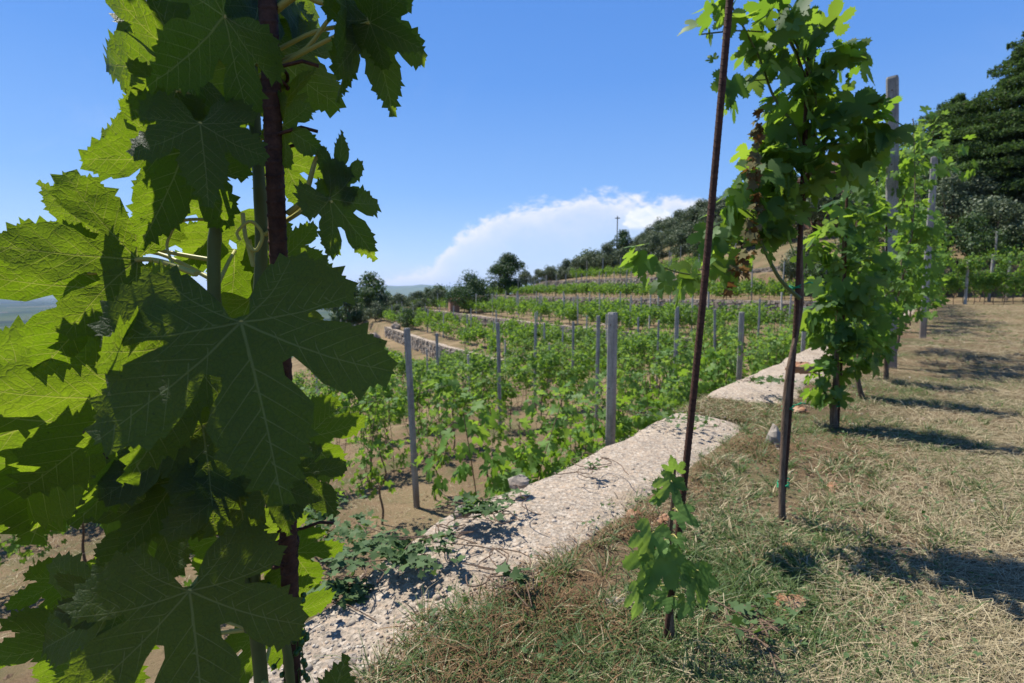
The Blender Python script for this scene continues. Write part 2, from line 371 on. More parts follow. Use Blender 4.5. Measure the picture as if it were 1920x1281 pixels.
# ---------------------------------------------------------------- terrain
FP = np.array([(-40, 150), (-4.5, 72.5), (10.1, 40.6), (16.4, 29.5), (21.5, 24.8), (34, 22.5), (90, 20)], float)
def dF(x, y):
    best = np.full(np.shape(x), 1e9); sg = np.ones(np.shape(x)); 
    for a, b in zip(FP[:-1], FP[1:]):
        ab = b-a; L2 = ab @ ab
        t = np.clip(((x-a[0])*ab[0]+(y-a[1])*ab[1])/L2, 0, 1)
        ex = x-a[0]-t*ab[0]; ey = y-a[1]-t*ab[1]; d = np.hypot(ex, ey)
        cr = ab[0]*ey-ab[1]*ex
        m = d < best-1e-6; best = np.where(m, d, best); sg = np.where(m, np.where(cr < 0, 1, -1), sg)
    return best*sg
ZN = np.array([(-9e4, 0), (-.02, 0), (.0, -1.95), (8.08, -2.35), (8.12, -3.1), (16, -3.5), (16.1, -3.9), (24, -4.6), (40, -7), (9e3, -500)])
ZFx = np.array([(-9e4, 36), (-300, 34), (-120, 22), (-60, 11.5), (-22, 3.8), (-9.1, 1.8), (-9, .25), (-.05, -.12), (0, -1.35), (9.6, -1.75), (9.65, -2.5), (16, -3.2), (16.05, -4.1), (24, -4.9), (24.1, -5.6), (40, -8), (9e3, -900)])
def H(x, y):
    x = np.asarray(x, float); y = np.asarray(y, float)
    t, d = td(x, y); f = dF(x, y)
    w = sstep(16, 26, x)
    f2 = np.where(f < 0, f*(1+.6*w), f)
    z = np.maximum(np.interp(d, ZN[:, 0], ZN[:, 1]), np.interp(f2, ZFx[:, 0], ZFx[:, 1]))
    # the slope falls away to the plain on the left and behind
    fall = .30*np.maximum(0, -x-19-.0*y)+.16*np.maximum(0, y-74)*(1-sstep(4, 80, x-(y-74)*.12))
    fall = fall+.02*np.maximum(0, -x-19)**1.3*0
    z = z-fall
    far = np.hypot(x, y)
    z = z-np.maximum(0, far-350)*.35
    z = np.maximum(z, -115+3*fbm(x/300, y/300, 2))
    near = 1-sstep(60, 200, far)
    z = z+near*(.035*(fbm(x*1.3, y*1.3, 3)-.5)+.05*(fbm(x*.35, y*.35, 2, 3)-.5))
    return z
def h1(x, y): return float(H(np.array([x]), np.array([y]))[0])

def axis(lo, hi, step, far):
    a = list(np.arange(lo, hi, step)); s = step; v = hi
    while v < far: a.append(v); s *= 1.12; v += s
    s = step; v = lo-step; b = []
    while v > -far: b.append(v); s *= 1.12; v -= s
    return np.array(sorted(b)+a)
def ground():
    ts = axis(-3, 75, .4, 11000); ts = np.sort(np.concatenate([ts, [2.34, 2.37, 2.73, 2.76]]))
    ds = axis(-16, 42, .4, 11000)
    ds = ds[(np.abs(ds) > .12) & (np.abs(ds-8.1) > .1) & (np.abs(ds-16.05) > .12)]
    ds = np.sort(np.concatenate([ds, [-.335, -.30, -.05, -.045, .015, 8.07, 8.13, 15.98, 16.12]]))
    T, D = np.meshgrid(ts, ds, indexing='ij'); X, Y = TD(T, D); Z = H(X, Y)
    Z = np.where((D < 0) & (D > -.32) & (T < 28) & ~((T > 2.36) & (T < 2.74)), Z-.10, Z)        # the bed the wall's cap lies in
    n, m = X.shape; i = np.arange(n-1)[:, None]*m+np.arange(m-1)[None]
    F = np.stack([i, i+m, i+m+1, i+1], -1).reshape(-1, 4)
    g = G(); g.add(np.stack([X, Y, Z], -1).reshape(-1, 3), F)
    o = g.build('ground', MAT['ground']); o['kind'] = 'structure'
ground()
def hills():
    for k, (dist, hmax, x0, x1, sd) in enumerate([(7600, 230, -14000, 6000, 3), (9800, 330, -12000, 7000, 11)]):
        n = 240; xs = np.linspace(x0, x1, n); rows = np.linspace(0, 1, 14); V = []
        for r in rows:
            hh = np.sin(r*math.pi)**.8*(hmax*(.25+.9*fbm(xs/2100, xs*0+1, 4, sd)**1.5*1.3))
            hh = hh*(1-.4*sstep(-1500, -4500, xs))
            V.append(np.stack([xs, dist+r*1700+300*fbm(xs/900, xs*0+r*3, 2, sd), -118+hh*(1+.25*(fbm(xs/260, xs*0+r*9, 3, sd)-.5))], -1))
        V = np.concatenate(V); i = np.arange(13)[:, None]*n+np.arange(n-1)[None]
        g = G(); g.add(V, np.stack([i, i+1, i+n+1, i+n], -1).reshape(-1, 4)); o = g.build('hills', MAT['hill']); o['kind'] = 'structure'
hills()

# ---------------------------------------------------------------- leaf templates
HALF = [(0, 1), (.07, .90), (.13, .80), (.20, .72), (.24, .62), (.245, .52), (.20, .42), (.15, .33), (.145, .27), (.20, .255), (.27, .33), (.32, .43), (.43, .52), (.56, .54),
        (.70, .47), (.69, .34), (.64, .22), (.54, .13), (.42, .08), (.33, .055), (.34, .02), (.43, .02), (.52, .02), (.62, -.05), (.60, -.16), (.53, -.25), (.43, -.32), (.32, -.35),
        (.21, -.31), (.13, -.22), (.08, -.12), (.04, -.03)]
SIN = {5, 6, 7, 8, 9, 10, 11, 18, 19, 20, 21, 29, 30, 31}
def outline(seed, deep=1.0, teeth=2, ta=.055):
    r = random.Random(seed); pts = []
    def side(sg):
        q = []
        for k, (x, y) in enumerate(HALF):
            if k in (6, 7, 8, 9): x = x+(1-deep)*.13; y = y+(1-deep)*.17
            if k in (18, 19, 20): x = x+(1-deep)*.17
            q.append((sg*(x+r.uniform(-.012, .012)), y+r.uniform(-.012, .012), k in SIN))
        return q
    Rr = side(1); Ll = side(-1)[::-1]
    loop = Rr+Ll[:-1]
    loop[0] = (0, 1.0, False)
    n = len(loop); out = []
    for i in range(n):
        x0, y0, s0 = loop[i]; x1, y1, s1 = loop[(i+1) % n]
        out.append((x0, y0))
        if s0 or s1 or teeth == 0: continue
        L = math.hypot(x1-x0, y1-y0)
        if L < .05: continue
        nx, ny = (y1-y0)/L, -(x1-x0)/L
        mx, my = (x0+x1)/2, (y0+y1)/2
        if nx*mx+ny*(my-.1) < 0: nx, ny = -nx, -ny
        # two teeth a segment: valley then point leaning to the nearest lobe tip
        tt = ta*r.uniform(.7, 1.3)
        for f, a in ((.12, -.25), (.60, .75), (.80, -.25)) if teeth == 2 else ((.5, -.6),):
            out.append((x0+(x1-x0)*f+nx*a*tt, y0+(y1-y0)*f+ny*a*tt))
    return out
def inside(poly, x, y):
    c = False; j = len(poly)-1
    for i in range(len(poly)):
        xi, yi = poly[i]; xj, yj = poly[j]
        if (yi > y) != (yj > y) and x < (xj-xi)*(y-yi)/(yj-yi)+xi: c = not c
        j = i
    return c
VEINS = []
def mkveins():
    mains = [((0, 0), (0, .97), .011), ]
    for s in (1, -1):
        mains += [((0, 0), (s*.67, .45), .009), ((0, 0), (s*.60, -.04), .008), ((0, 0), (s*.31, -.31), .006)]
    for (a, b, w) in mains:
        a = np.array(a, float); b = np.array(b, float); L = np.linalg.norm(b-a); u = (b-a)/L; p = np.array((-u[1], u[0]))
        bow = .03*np.sin(np.linspace(0, math.pi, 14))*(np.sign(b[0]) if b[0] else .4)
        line = np.array([a+u*L*f+p*bw for f, bw in zip(np.linspace(0, 1, 14), bow)])
        VEINS.append((line, w))
        for k, f in enumerate((.22, .36, .50, .63, .75, .86)):
            for s in (1, -1):
                f_ = f+(.04 if s > 0 else 0)
                if L < .75 and k > 4: continue
                st = a+u*L*f_; ang = R(46)*s; d = np.array((u[0]*math.cos(ang)-u[1]*math.sin(ang), u[0]*math.sin(ang)+u[1]*math.cos(ang)))
                ll = .40*(1-abs(f-.35))*(.6+.4*(1-f))*L
                q = np.linspace(0, 1, 9)
                VEINS.append((st+d*ll*q[:, None]+u*(.10*ll*(q**2))[:, None], w*.42))
mkveins()
def cdt_leaf(seed, deep, step, teeth=2, ta=.062, veins=False):
    ol = outline(seed, deep, teeth, ta); vs = [Vector(p) for p in ol]; n = len(vs)
    edges = [(i, (i+1) % n) for i in range(n)]
    keep = []
    if veins:
        for line, w in VEINS:
            k = len(line)
            for i in range(1, len(line)):
                if not inside(ol, *line[i]): k = i; break
            if k < 3: continue
            ln = line[:k]; ww = w*(1-.75*np.linspace(0, 1, k)); keep.append((ln, ww))
            tg = np.gradient(ln, axis=0); tg /= np.linalg.norm(tg, axis=1)[:, None]+1e-9; nn = np.stack([-tg[:, 1], tg[:, 0]], 1)
            for off in (0, 1, -1):
                q = ln+nn*(ww*off)[:, None]; b0 = len(vs)
                ok = [inside(ol, *p) for p in q]; last = None
                for p, o_ in zip(q, ok):
                    if o_:
                        vs.append(Vector(p))
                        if last is not None: edges.append((last, len(vs)-1))
                        last = len(vs)-1
                    else: last = None
    ys = np.arange(-.6, 1.0, step)
    if step < .5:
        for k, y in enumerate(ys):
            for x in np.arange(-1, 1, step):
                xx = x+(step/2 if k % 2 else 0)
                if inside(ol, xx, y) and min((xx-p[0])**2+(y-p[1])**2 for p in ol) > (step*.35)**2: vs.append(Vector((xx, y)))
    v, e, f, *_ = geometry.delaunay_2d_cdt(vs, edges, [], 1, 1e-5)
    V = np.array([(p.x, p.y) for p in v])
    F = []
    for q in f:
        q = list(q)
        for k in range(1, len(q)-1): F.append((q[0], q[k], q[k+1]))
    at_ = np.zeros(len(V))
    for ln, ww in keep:
        for a, b, w0, w1 in zip(ln[:-1], ln[1:], ww[:-1], ww[1:]):
            ab = b-a; t = np.clip(((V-a) @ ab)/(ab @ ab), 0, 1); d = np.linalg.norm(V-a-t[:, None]*ab, axis=1)
            at_ = np.maximum(at_, 1-d/(w0+(w1-w0)*t))
    return V, np.array(F), ol, np.clip(at_, 0, 1)
HERO = [cdt_leaf(s, dp, .055, veins=True) for s, dp in ((1, 1.0), (2, .95), (3, .45), (4, .75), (5, .2), (6, .9))]
# template without inner points, for all the other foliage
MID = [cdt_leaf(20+s, .25*s, .30, 2, .07)[:2] for s in range(4)]
LOW = np.array([(0, 0), (0, 1), (.22, .45), (.66, .48), (.45, .12), (.62, -.06), (.4, -.35), (.1, -.25), (-.1, -.25), (-.4, -.35), (-.62, -.06), (-.45, .12), (-.66, .48), (-.22, .45)])
LOWF = np.array([(0, i, i+1) for i in range(1, 13)]+[(0, 13, 1)])

def hero_leaf(g, J, T, roll=0, var=0, wide=1.0, fold=.12, curl=.12, ruf=.05, ph=0.0, flip=False):
    """one big leaf from its petiole junction J to the tip of its midrib T"""
    J = np.array(J, float); T = np.array(T, float); Yd = T-J; L = np.linalg.norm(Yd); Yd /= L
    view = np.array((0, 0, CAMZ))-J; view /= np.linalg.norm(view)
    Nn = view-(view @ Yd)*Yd; Nn /= np.linalg.norm(Nn)
    Xd = np.cross(Yd, Nn); c, s = math.cos(R(roll)), math.sin(R(roll))
    Xr = Xd*c+Nn*s; Nr = Nn*c-Xd*s
    if flip: Nr = -Nr; Xr = -Xr
    V2, F, ol, va = HERO[var]
    def dfm(x, y, lift=0):
        r2 = x*x+y*y
        z = fold*np.abs(x)-curl*(y*np.abs(y))-.10*x*x+ruf*np.sin(3.1*np.arctan2(y, x)+ph)*r2+.02*np.sin(11*x+ph)*np.cos(9*y)*np.sqrt(r2)
        z = z-.07*np.maximum(0, r2-.55)+.007*np.sin(23*x+5*y+ph)*np.sin(19*y-7*x)
        return J+L*(np.outer(x*wide, Xr)+np.outer(y, Yd)+np.outer(z+lift, Nr))
    lp = np.stack([V2[:, 0]+ph, V2[:, 1], va], 1)
    g.add(dfm(V2[:, 0], V2[:, 1]), F, 0, lp)

def scatter(g, P, tip, nrm, size, tmpl='mid', mi=0, fold=.18, curl=.2):
    """many small leaves: P positions, tip directions, normals, sizes"""
    P = np.asarray(P); n = len(P)
    if n == 0: return
    tip = tip/np.linalg.norm(tip, axis=1)[:, None]
    nrm = nrm-(nrm*tip).sum(1)[:, None]*tip; nrm /= np.linalg.norm(nrm, axis=1)[:, None]+1e-9
    X = np.cross(tip, nrm); k = rng.integers(0, 4, n) if tmpl == 'mid' else np.zeros(n, int)
    for q in range(4):
        idx = np.where(k == q)[0]
        if len(idx) == 0: continue
        V2, F = (MID[q] if tmpl == 'mid' else (LOW, LOWF))
        x = V2[:, 0]; y = V2[:, 1]; m = len(idx)
        fo = fold*rng.uniform(.2, 1.6, m)[:, None]; cu = curl*rng.uniform(-.3, 1.6, m)[:, None]; ph = rng.uniform(0, 6.3, m)[:, None]
        z = fo*np.abs(x)-cu*(y*np.abs(y))-.1*x*x+.07*np.sin(3*np.arctan2(y, x)+ph)*(x*x+y*y)
        W = P[idx][:, None]+size[idx][:, None, None]*(x[None, :, None]*X[idx][:, None]+y[None, :, None]*tip[idx][:, None]+z[:, :, None]*nrm[idx][:, None])
        nv = len(V2)
        g.add(W.reshape(-1, 3), (F[None]+(np.arange(m)*nv)[:, None, None]).reshape(-1, 3), mi)
def rnd3(n): return rng.normal(size=(n, 3))
def foliage(g, blobs, size, tmpl='mid', mi=0, down=.7):
    """blobs: (centre, radii, count)"""
    for c, r, n in blobs:
        u = rnd3(n); u /= np.linalg.norm(u, axis=1)[:, None]; rad = rng.uniform(.25, 1, n)**.6
        P = np.array(c)+u*rad[:, None]*np.array(r)
        tip = u*.5+rnd3(n)*.45+np.array((0, 0, -down)); nr = u*.5+rnd3(n)*.4+np.array((0, 0, .7))
        scatter(g, P, tip, nr, size*rng.uniform(.45, 1.15, n), tmpl, mi)

# ---------------------------------------------------------------- retaining wall below our feet
def cap_top(t, d):
    x, y = TD(t, np.minimum(d, -.06)); return H(x, y)+.010+.004*np.sin(t*.9)+.012*(fbm(t*1.7, d*6, 3, 5)-.5)*1.6+.0035*(fbm(t*38, d*38, 4, 8)-.5)*1.8
def concrete_wall(t0, t1, step, top_add, name, label, wd=.335):
    r = empty(name, (*TD(t0, -.15), 0), label, 'retaining wall', 'stretches of the concrete wall')
    inv = np.array(r.location)
    ts = np.arange(t0, t1+step*.5, step); m = max(10, int(wd/step*.9)); q = np.linspace(0, 1, m)
    T = np.repeat(ts[:, None], m, 1); Q = np.repeat(q[None], len(ts), 0)
    e0 = .02+.09*(fbm(T[:, :1]*2.3, T[:, :1]*0, 4, 2)-.5)*1.5 - .03*sstep(1.3, .5, T[:, :1])
    e1 = -wd+.09*(fbm(T[:, :1]*2.6, T[:, :1]*0+7, 4, 4)-.5)*1.6 + .05*sstep(1.3, .5, T[:, :1])
    D = e1+(e0-e1)*Q; X, Y = TD(T, D)
    edge = 1-Q
    Z = cap_top(T, D)+top_add-.035*np.exp(-edge*26)-.022*np.exp(-Q*9)-top_add*np.exp(-Q*5)-.05*sstep(.9, .3, T)
    en = np.minimum(T-t0, t1-T); Z = Z-.03*np.exp(-en*30)
    g = G(); n = len(ts); i = np.arange(n-1)[:, None]*m+np.arange(m-1)[None]
    g.add(np.stack([X, Y, Z], -1).reshape(-1, 3)-inv, np.stack([i, i+m, i+m+1, i+1], -1).reshape(-1, 4))
    for j, s in ((0, 1), (m-1, -1)):                                # rough sides
        zb = -.35 if j == 0 else -2.3
        rows = 3 if j == 0 else 14
        pr = []
        for k in range(rows+1):
            f = k/rows; dd = D[:, j]+(-1 if j == 0 else 1)*(.01*f+.03*(fbm(ts*4, ts*0+f*9, 3, 9)-.5))*min(1, k)
            x, y = TD(ts, dd); pr.append(np.stack([x, y, Z[:, j]*(1-f)+zb*f], -1)-inv)
        V = np.concatenate(pr); ii = np.arange(rows)[:, None]*n+np.arange(n-1)[None]
        F = np.stack([ii, ii+1, ii+n+1, ii+n], -1).reshape(-1, 4); g.add(V, F if j == 0 else F[:, ::-1])
    for e in (0, n-1):
        x, y, z = X[e], Y[e], Z[e]; a = np.stack([x, y, z], -1); b = np.stack([x, y, z*0-2.3], -1)
        ii = np.arange(m-1); g.add(np.concatenate([a, b])-inv, np.stack([ii, ii+1, ii+m+1, ii+m], -1))
    g.build('cap', MAT['wall_concrete'], r)
    # pebbles set in the top
    g = G(); cnt = int((t1-t0)*(1500 if t0 < 2 else 160 if t0 < 9 else 5)); ptt = t0+(t1-t0)*rng.random(cnt)**(1.5 if t0 < 2 else 1); pdd = -rng.uniform(.02, wd-.03, cnt)
    if t0 < 1: ptt[:260] = rng.uniform(.35, 1.0, 260)
    ico = [(0, 0, 1), (.9, 0, .3), (.28, .85, .3), (-.72, .53, .3), (-.72, -.53, .3), (.28, -.85, .3), (.72, .53, -.4), (-.28, .85, -.4), (-.9, 0, -.4), (-.28, -.85, -.4), (.72, -.53, -.4)]
    icf = np.array([(0, 1, 2), (0, 2, 3), (0, 3, 4), (0, 4, 5), (0, 5, 1), (1, 6, 2), (2, 7, 3), (3, 8, 4), (4, 9, 5), (5, 10, 1), (2, 6, 7), (3, 7, 8), (4, 8, 9), (5, 9, 10), (1, 10, 6)])
    ico = np.array(ico)
    zc = cap_top(ptt, pdd)
    for k in range(cnt):
        s = (rng.uniform(.0012, .004) if rng.random() < .96 else rng.uniform(.005, .010))*(1.0 if t0 < 2 else 1.8)*(.7+.5*sstep(1.2, .5, ptt[k]))
        x, y = TD(ptt[k], pdd[k]); z = float(zc[k])+top_add-.05*sstep(.9, .3, ptt[k])
        ee = (pdd[k]+wd)/wd; z -= .035*math.exp(-max(1-ee, 0)*26)+.022*math.exp(-max(ee, 0)*9)+top_add*math.exp(-max(ee, 0)*5)
        a = rng.uniform(0, 6.3); sc = np.array((1, rng.uniform(.55, 1), rng.uniform(.4, .8)))
        V = ico*sc*s*rng.uniform(.85, 1.15, (11, 1)); V = np.stack([V[:, 0]*math.cos(a)-V[:, 1]*math.sin(a), V[:, 0]*math.sin(a)+V[:, 1]*math.cos(a), V[:, 2]], 1)
        g.add(V+np.array((x, y, z+s*.1))-inv, icf)
    p = g.build('pebble_bed', MAT['stone'], r); p['kind'] = 'stuff'
concrete_wall(.15, 2.36, .008, 0.0, 'retaining_wall', 'nearest stretch of the rough pebbly concrete wall top, beside the young vine')
concrete_wall(2.74, 5.9, .016, .02, 'retaining_wall', 'middle stretch of the pale concrete wall top, behind the leaning rod', .36)
concrete_wall(5.98, 9.2, .03, .035, 'retaining_wall', 'farthest visible stretch of the pale concrete wall top, with leafy vines over it', .42)
concrete_wall(9.25, 27, .12, .02, 'retaining_wall', 'long far stretch of concrete wall hidden behind the leafy vine row', .4)

def stone_wall(P, hgt, label, name='dry_stone_wall', thick=.45, ss=.32, zt=None, seed=0):
    """dry stone wall following the plan line P (its top edge)"""
    P = np.array(P, float); seg = np.hypot(*np.diff(P, axis=0).T); cum = np.concatenate([[0], np.cumsum(seg)])
    L = cum[-1]; r = random.Random(seed); x0, y0 = P[0]; base = np.array((x0, y0, 0))
    o = empty(name, (x0, y0, 0), label, 'stone wall', 'stone terrace walls')
    def pt(s): return np.array((np.interp(s, cum, P[:, 0]), np.interp(s, cum, P[:, 1])))
    g = G(); gt = G()
    ns = int(L/ss)
    for k in range(ns):
        s = (k+.5)*L/ns; p = pt(s); q = pt(min(L, s+.3)); a = math.atan2(*(q-pt(max(0, s-.3)))[::-1])
        nx, ny = math.sin(a), -math.cos(a)
        top = (H(p[0]-nx*.7, p[1]-ny*.7)+.08) if zt is None else zt(p)
        c = 0; z = top
        rows = max(1, int(hgt/(ss*.55)))
        for m in range(rows):
            h_ = hgt/rows*r.uniform(.8, 1.1); z -= h_
            off = r.uniform(-.06, .06); w = L/ns*r.uniform(.85, 1.12)
            V = np.array([(sx*w/2*r.uniform(.8, 1), sy*thick/2*r.uniform(.85, 1), sz*h_/2*r.uniform(.8, 1)) for sx in (-1, 1) for sy in (-1, 1) for sz in (-1, 1)])
            V = np.stack([V[:, 0]*math.cos(a)-V[:, 1]*math.sin(a), V[:, 0]*math.sin(a)+V[:, 1]*math.cos(a), V[:, 2]], 1)
            jx = (m % 2)*.5*L/ns
            V += np.array((p[0]+nx*(off+.05)+jx*math.cos(a), p[1]+ny*(off+.05)+jx*math.sin(a), z+h_/2))-base
            (gt if m == 0 else g).add(V, [(0, 1, 3, 2), (4, 6, 7, 5), (0, 4, 5, 1), (2, 3, 7, 6), (0, 2, 6, 4), (1, 5, 7, 3)])
    if g.n: g.build('wall_face', MAT['stone'], o, smooth=False)
    gt.build('wall_coping', MAT['wall_concrete'], o, smooth=False)
    return o
def offsetF(d, i0=0, i1=None, ext=True):
    """the far side's contour line, moved d metres down (+) or up (-) the slope"""
    n = FP; s = np.diff(n, axis=0); L = np.hypot(*s.T)[:, None]; nr = np.stack([s[:, 1], -s[:, 0]], 1)/L
    vn_ = np.concatenate([nr[:1], (nr[:-1]+nr[1:]), nr[-1:]]); vn_ /= np.linalg.norm(vn_, axis=1)[:, None]
    k = np.ones(len(n)); 
    for i in range(1, len(n)-1): k[i] = 1/max(.5, vn_[i] @ nr[i])
    return n+vn_*d*k[:, None]
def clipline(P, f, step=.5):
    seg = np.hypot(*np.diff(P, axis=0).T); cum = np.concatenate([[0], np.cumsum(seg)]); s = np.arange(0, cum[-1], step)
    Q = np.stack([np.interp(s, cum, P[:, 0]), np.interp(s, cum, P[:, 1])], 1)
    return Q[[f(*p) for p in Q]]
lineC = clipline(offsetF(0), lambda x, y: y < 82 and td(x, y)[1] > .4)
lineB = clipline(offsetF(9.62), lambda x, y: y < 62 and td(x, y)[1] > 8.2 and x > -12)
lineA = clipline(offsetF(16.02), lambda x, y: y < 52 and td(x, y)[1] > 16.5 and x > -16)
lineE = clipline(offsetF(-9.05), lambda x, y: y < 78 and x < 26)
lineD = np.array([TD(t, 8.1) for t in np.arange(-6, 26, .6)])
lineG = np.array([TD(t, 16.05) for t in np.arange(-6, 34, .6)])
stone_wall(lineC, 1.2, 'long reddish stone terrace wall across the far side of the vineyard bowl', seed=1)
stone_wall(lineB, .7, 'low stone terrace edge in the middle of the far vineyard slope', seed=2)
stone_wall(lineA, 1.2, 'curved grey stone terrace wall low on the left of the far slope', seed=3)
stone_wall(lineE, 1.2, 'uppermost pale terrace wall below the olive grove', seed=4)
stone_wall(lineD, .6, 'pale concrete edge of the first terrace beyond the grey posts', seed=5, ss=.6)
stone_wall(lineG, .4, 'second low terrace edge beyond the grey posts, mostly behind vines', seed=6, ss=.6)

# ---------------------------------------------------------------- posts and rods
def post_mesh(w, d, h, m, name, parent=None, holes=True):
    g = G(); b = w*.16
    sec = [(-w/2+b, -d/2), (w/2-b, -d/2), (w/2, -d/2+b), (w/2, d/2-b), (w/2-b, d/2), (-w/2+b, d/2), (-w/2, d/2-b), (-w/2, -d/2+b)]
    zs = [-.3, 0, h*.25, h*.5, h*.75, h-.015, h]
    V = [(x*(1 if k < 6 else .9)+.002*math.sin(k*2.), y*(1 if k < 6 else .9), z) for k, z in enumerate(zs) for x, y in sec]
    F = [(k*8+j, k*8+(j+1) % 8, (k+1)*8+(j+1) % 8, (k+1)*8+j) for k in range(6) for j in range(8)]
    g.add(V, F); g.add([v for v in V[-8:]]+[(0, 0, h)], [(j, (j+1) % 8, 8) for j in range(8)])
    return g.build(name, m, parent, smooth=False)
def hole_mesh(g, w, d, zs):
    for z in zs:
        a = np.arange(8)*math.pi/4; V = [(math.cos(q)*.006, -d/2-.002, z+math.sin(q)*.006) for q in a]+[(0, -d/2-.002, z)]
        g.add(V, [(j, (j+1) % 8, 8) for j in range(8)])
def big_post(loc, h, w, label, rz=-.7, tilt=(0, 0)):
    from mathutils import Matrix
    e = empty('vineyard_post', loc, label, 'post', 'concrete vineyard posts', rz); e.rotation_euler = (Matrix.Rotation(tilt[1], 3, 'Y') @ Matrix.Rotation(tilt[0], 3, 'X') @ Matrix.Rotation(rz, 3, 'Z')).to_euler()
    w *= .8; post_mesh(w, w*.95, h, MAT['post_concrete'], 'shaft', e)
    for q in (h-.1, h-.62, h-1.1):
        g = G(); hole_mesh(g, w, w*.95, (q,)); g.build('wire_hole', MAT['bark'], e)
    return e
# our row
def gpt(px, py, z=0):
    r = ray(px, py); t = (z-CAMZ)/r[2]; return (r[0]*t, r[1]*t)
x, y = gpt(1670, 684); big_post((x, y, 0), 2.10, .092, 'tallest grey concrete post in the leafy row, with a bolt hole near its top', tilt=(0, -.066))
x, y = gpt(1713, 632); big_post((x+.06, y-.06, 0), 2.12, .085, 'pale concrete post behind the tall grey one in the leafy row', tilt=(0, -.012))
x, y = gpt(1737, 597); big_post((x, y, 0), 2.2, .085, 'third concrete post of the leafy row, mostly hidden by leaves', tilt=(0, -.03))
for k, t in enumerate((16.5, 20.2, 24)):
    x, y = TD(t, -.65); big_post((x, y, h1(x, y)), 2.2, .085, ('concrete post hidden in the far leaves of the leafy row', 'concrete post near the far end of the leafy row', 'last concrete post of the leafy row')[k])
# lower terrace posts: (px, py of top, distance, label)
LP = [(775, 615, 6.25, .085, 'grey concrete post nearest the left dark vine, standing alone on dry grass', .035),
      (1149, 586, 4.15, .085, 'thickest grey concrete post in the middle, just beyond the concrete wall', .0),
      (938, 605, 9.4, .075, 'slim grey post between the lone left post and the thick middle post', .02),
      (1122, 592, 9.6, .075, 'slim grey post just left of the thick middle post', .0),
      (1004, 608, 11.6, .07, 'short-looking grey post behind green vines left of the middle', .0),
      (1075, 603, 13.5, .07, 'distant slim post two to the left of the thick middle post', .0),
      (819, 625, 12.5, .075, 'slim post right of the lone left post, by the low stone wall', .0),
      (1270, 575, 9.2, .08, 'grey post right of the dark leaning rod', .0),
      (1391, 585, 7.5, .085, 'clear grey post right of the middle, above leafy low vines', .0),
      (1346, 580, 11.5, .06, 'leaning slim post left of the clear grey post on the right', .03),
      (1235, 600, 12.5, .05, 'thin post left of the leaning dark rod, far down the terrace', .0),
      (1510, 575, 9.5, .085, 'grey post seen just right of the tied trunk and rod', .0),
      (1197, 595, 15, .06, 'distant slim post right of the thick middle post', .0),
      (1425, 560, 15, .06, 'distant slim post behind the lower vines on the right', .0)]
for px, py, yy, w, lab, tl in LP:
    p = at(px, py, yy); z0 = h1(p[0], p[1]); big_post((p[0], p[1], z0), max(1.4, p[2]-z0), w, lab, tilt=(0, -tl))

def rebar(P0, P1, r, label, kinks=(), parent_name='rebar_stake', ribs=True):
    P0 = np.array(P0, float); P1 = np.array(P1, float); e = empty(parent_name, tuple(P0), label, 'metal stake', 'rusty metal stakes')
    n = 60; q = np.linspace(0, 1, n)[:, None]; P = (P1-P0)*q+np.concatenate([.004*np.sin(q*5), .004*np.cos(q*4)-.004, q*0], 1)
    g = G(); g.tube(P, r, 10)
    L = np.linalg.norm(P1-P0)
    if ribs:                                                       # slanting ribs of the bar
        m = int(L/.009)
        for k in range(m):
            c = P[0]+(P[-1]-P[0])*(k+.5)/m
            c = np.array([np.interp((k+.5)/m, q[:, 0], P[:, i]) for i in range(3)])
            a = np.linspace(0, 2*math.pi, 9)[:-1]; ring = np.stack([np.cos(a)*(r*1.14), np.sin(a)*(r*1.14), np.sin(a)*.003], 1)
            V = np.concatenate([c+ring*np.array((.86, .86, 1))-np.array((0, 0, .0018)), c+ring, c+ring*np.array((.86, .86, 1))+np.array((0, 0, .0018))])
            g.add(V, [(o+j, o+(j+1) % 8, o+8+(j+1) % 8, o+8+j) for o in (0, 8) for j in range(8)])
    g.build('bar', MAT['rust'], e); return e
def tie(e, c, r, mat_, turns=2.5, nm='wire_tie', w=.0012, tail=True, seed=0):
    rr = random.Random(seed); base = np.array(e.location); a = np.linspace(0, turns*2*math.pi, int(turns*16))
    P = np.stack([np.cos(a)*r, np.sin(a)*r, (a/a[-1]-.5)*.012+.003*np.sin(a*1.7)], 1)+np.array(c)
    if tail: P = np.concatenate([P, P[-1:]+np.array([(.008, -.002, .002), (.02, .0, .006), (.03, .003, .004)])])
    g = G(); g.tube(P-base, w, 6); return g.build(nm, mat_, e)

# ---- foreground stake and vine (left)
YF = .37
def line_at(pa, pb, z): return pa+(pb-pa)*(z-pa[2])/(pb[2]-pa[2])
pa, pb = at(511, 30, YF), at(541, 1281, YF)
stF = rebar(line_at(pa, pb, -.05), line_at(pa, pb, 1.25), .0060, 'dark rusty metal rod standing inside the big-leaved vine on the left')
for k, py in enumerate((282, 290, 150)):
    tie(stF, at(515, py, YF), .0085, MAT['rust'], 1.8+.5*k, seed=k)
tie(stF, at(535, 1050, YF), .0085, MAT['rust'], 3.2, tail=False); tie(stF, at(536, 1010, YF), .0085, MAT['rust'], 2.2)
VF = empty('grape_vine', (*TD(0.42, -.62), 0), 'huge backlit vine with dark and glowing green leaves filling the left side', 'grape vine')
VF.location = (float(pb[0])-.01, YF+.01, 0)
bF = np.array(VF.location)
cane1 = [at(500, 2000, .385), at(505, 1500, .385), at(490, 1281, .39), at(478, 1130, .39), at(470, 900, .39), at(482, 650, .385), at(490, 430, .385), at(478, 230, .385), at(470, 50, .385), at(480, -200, .39), at(500, -500, .39)]
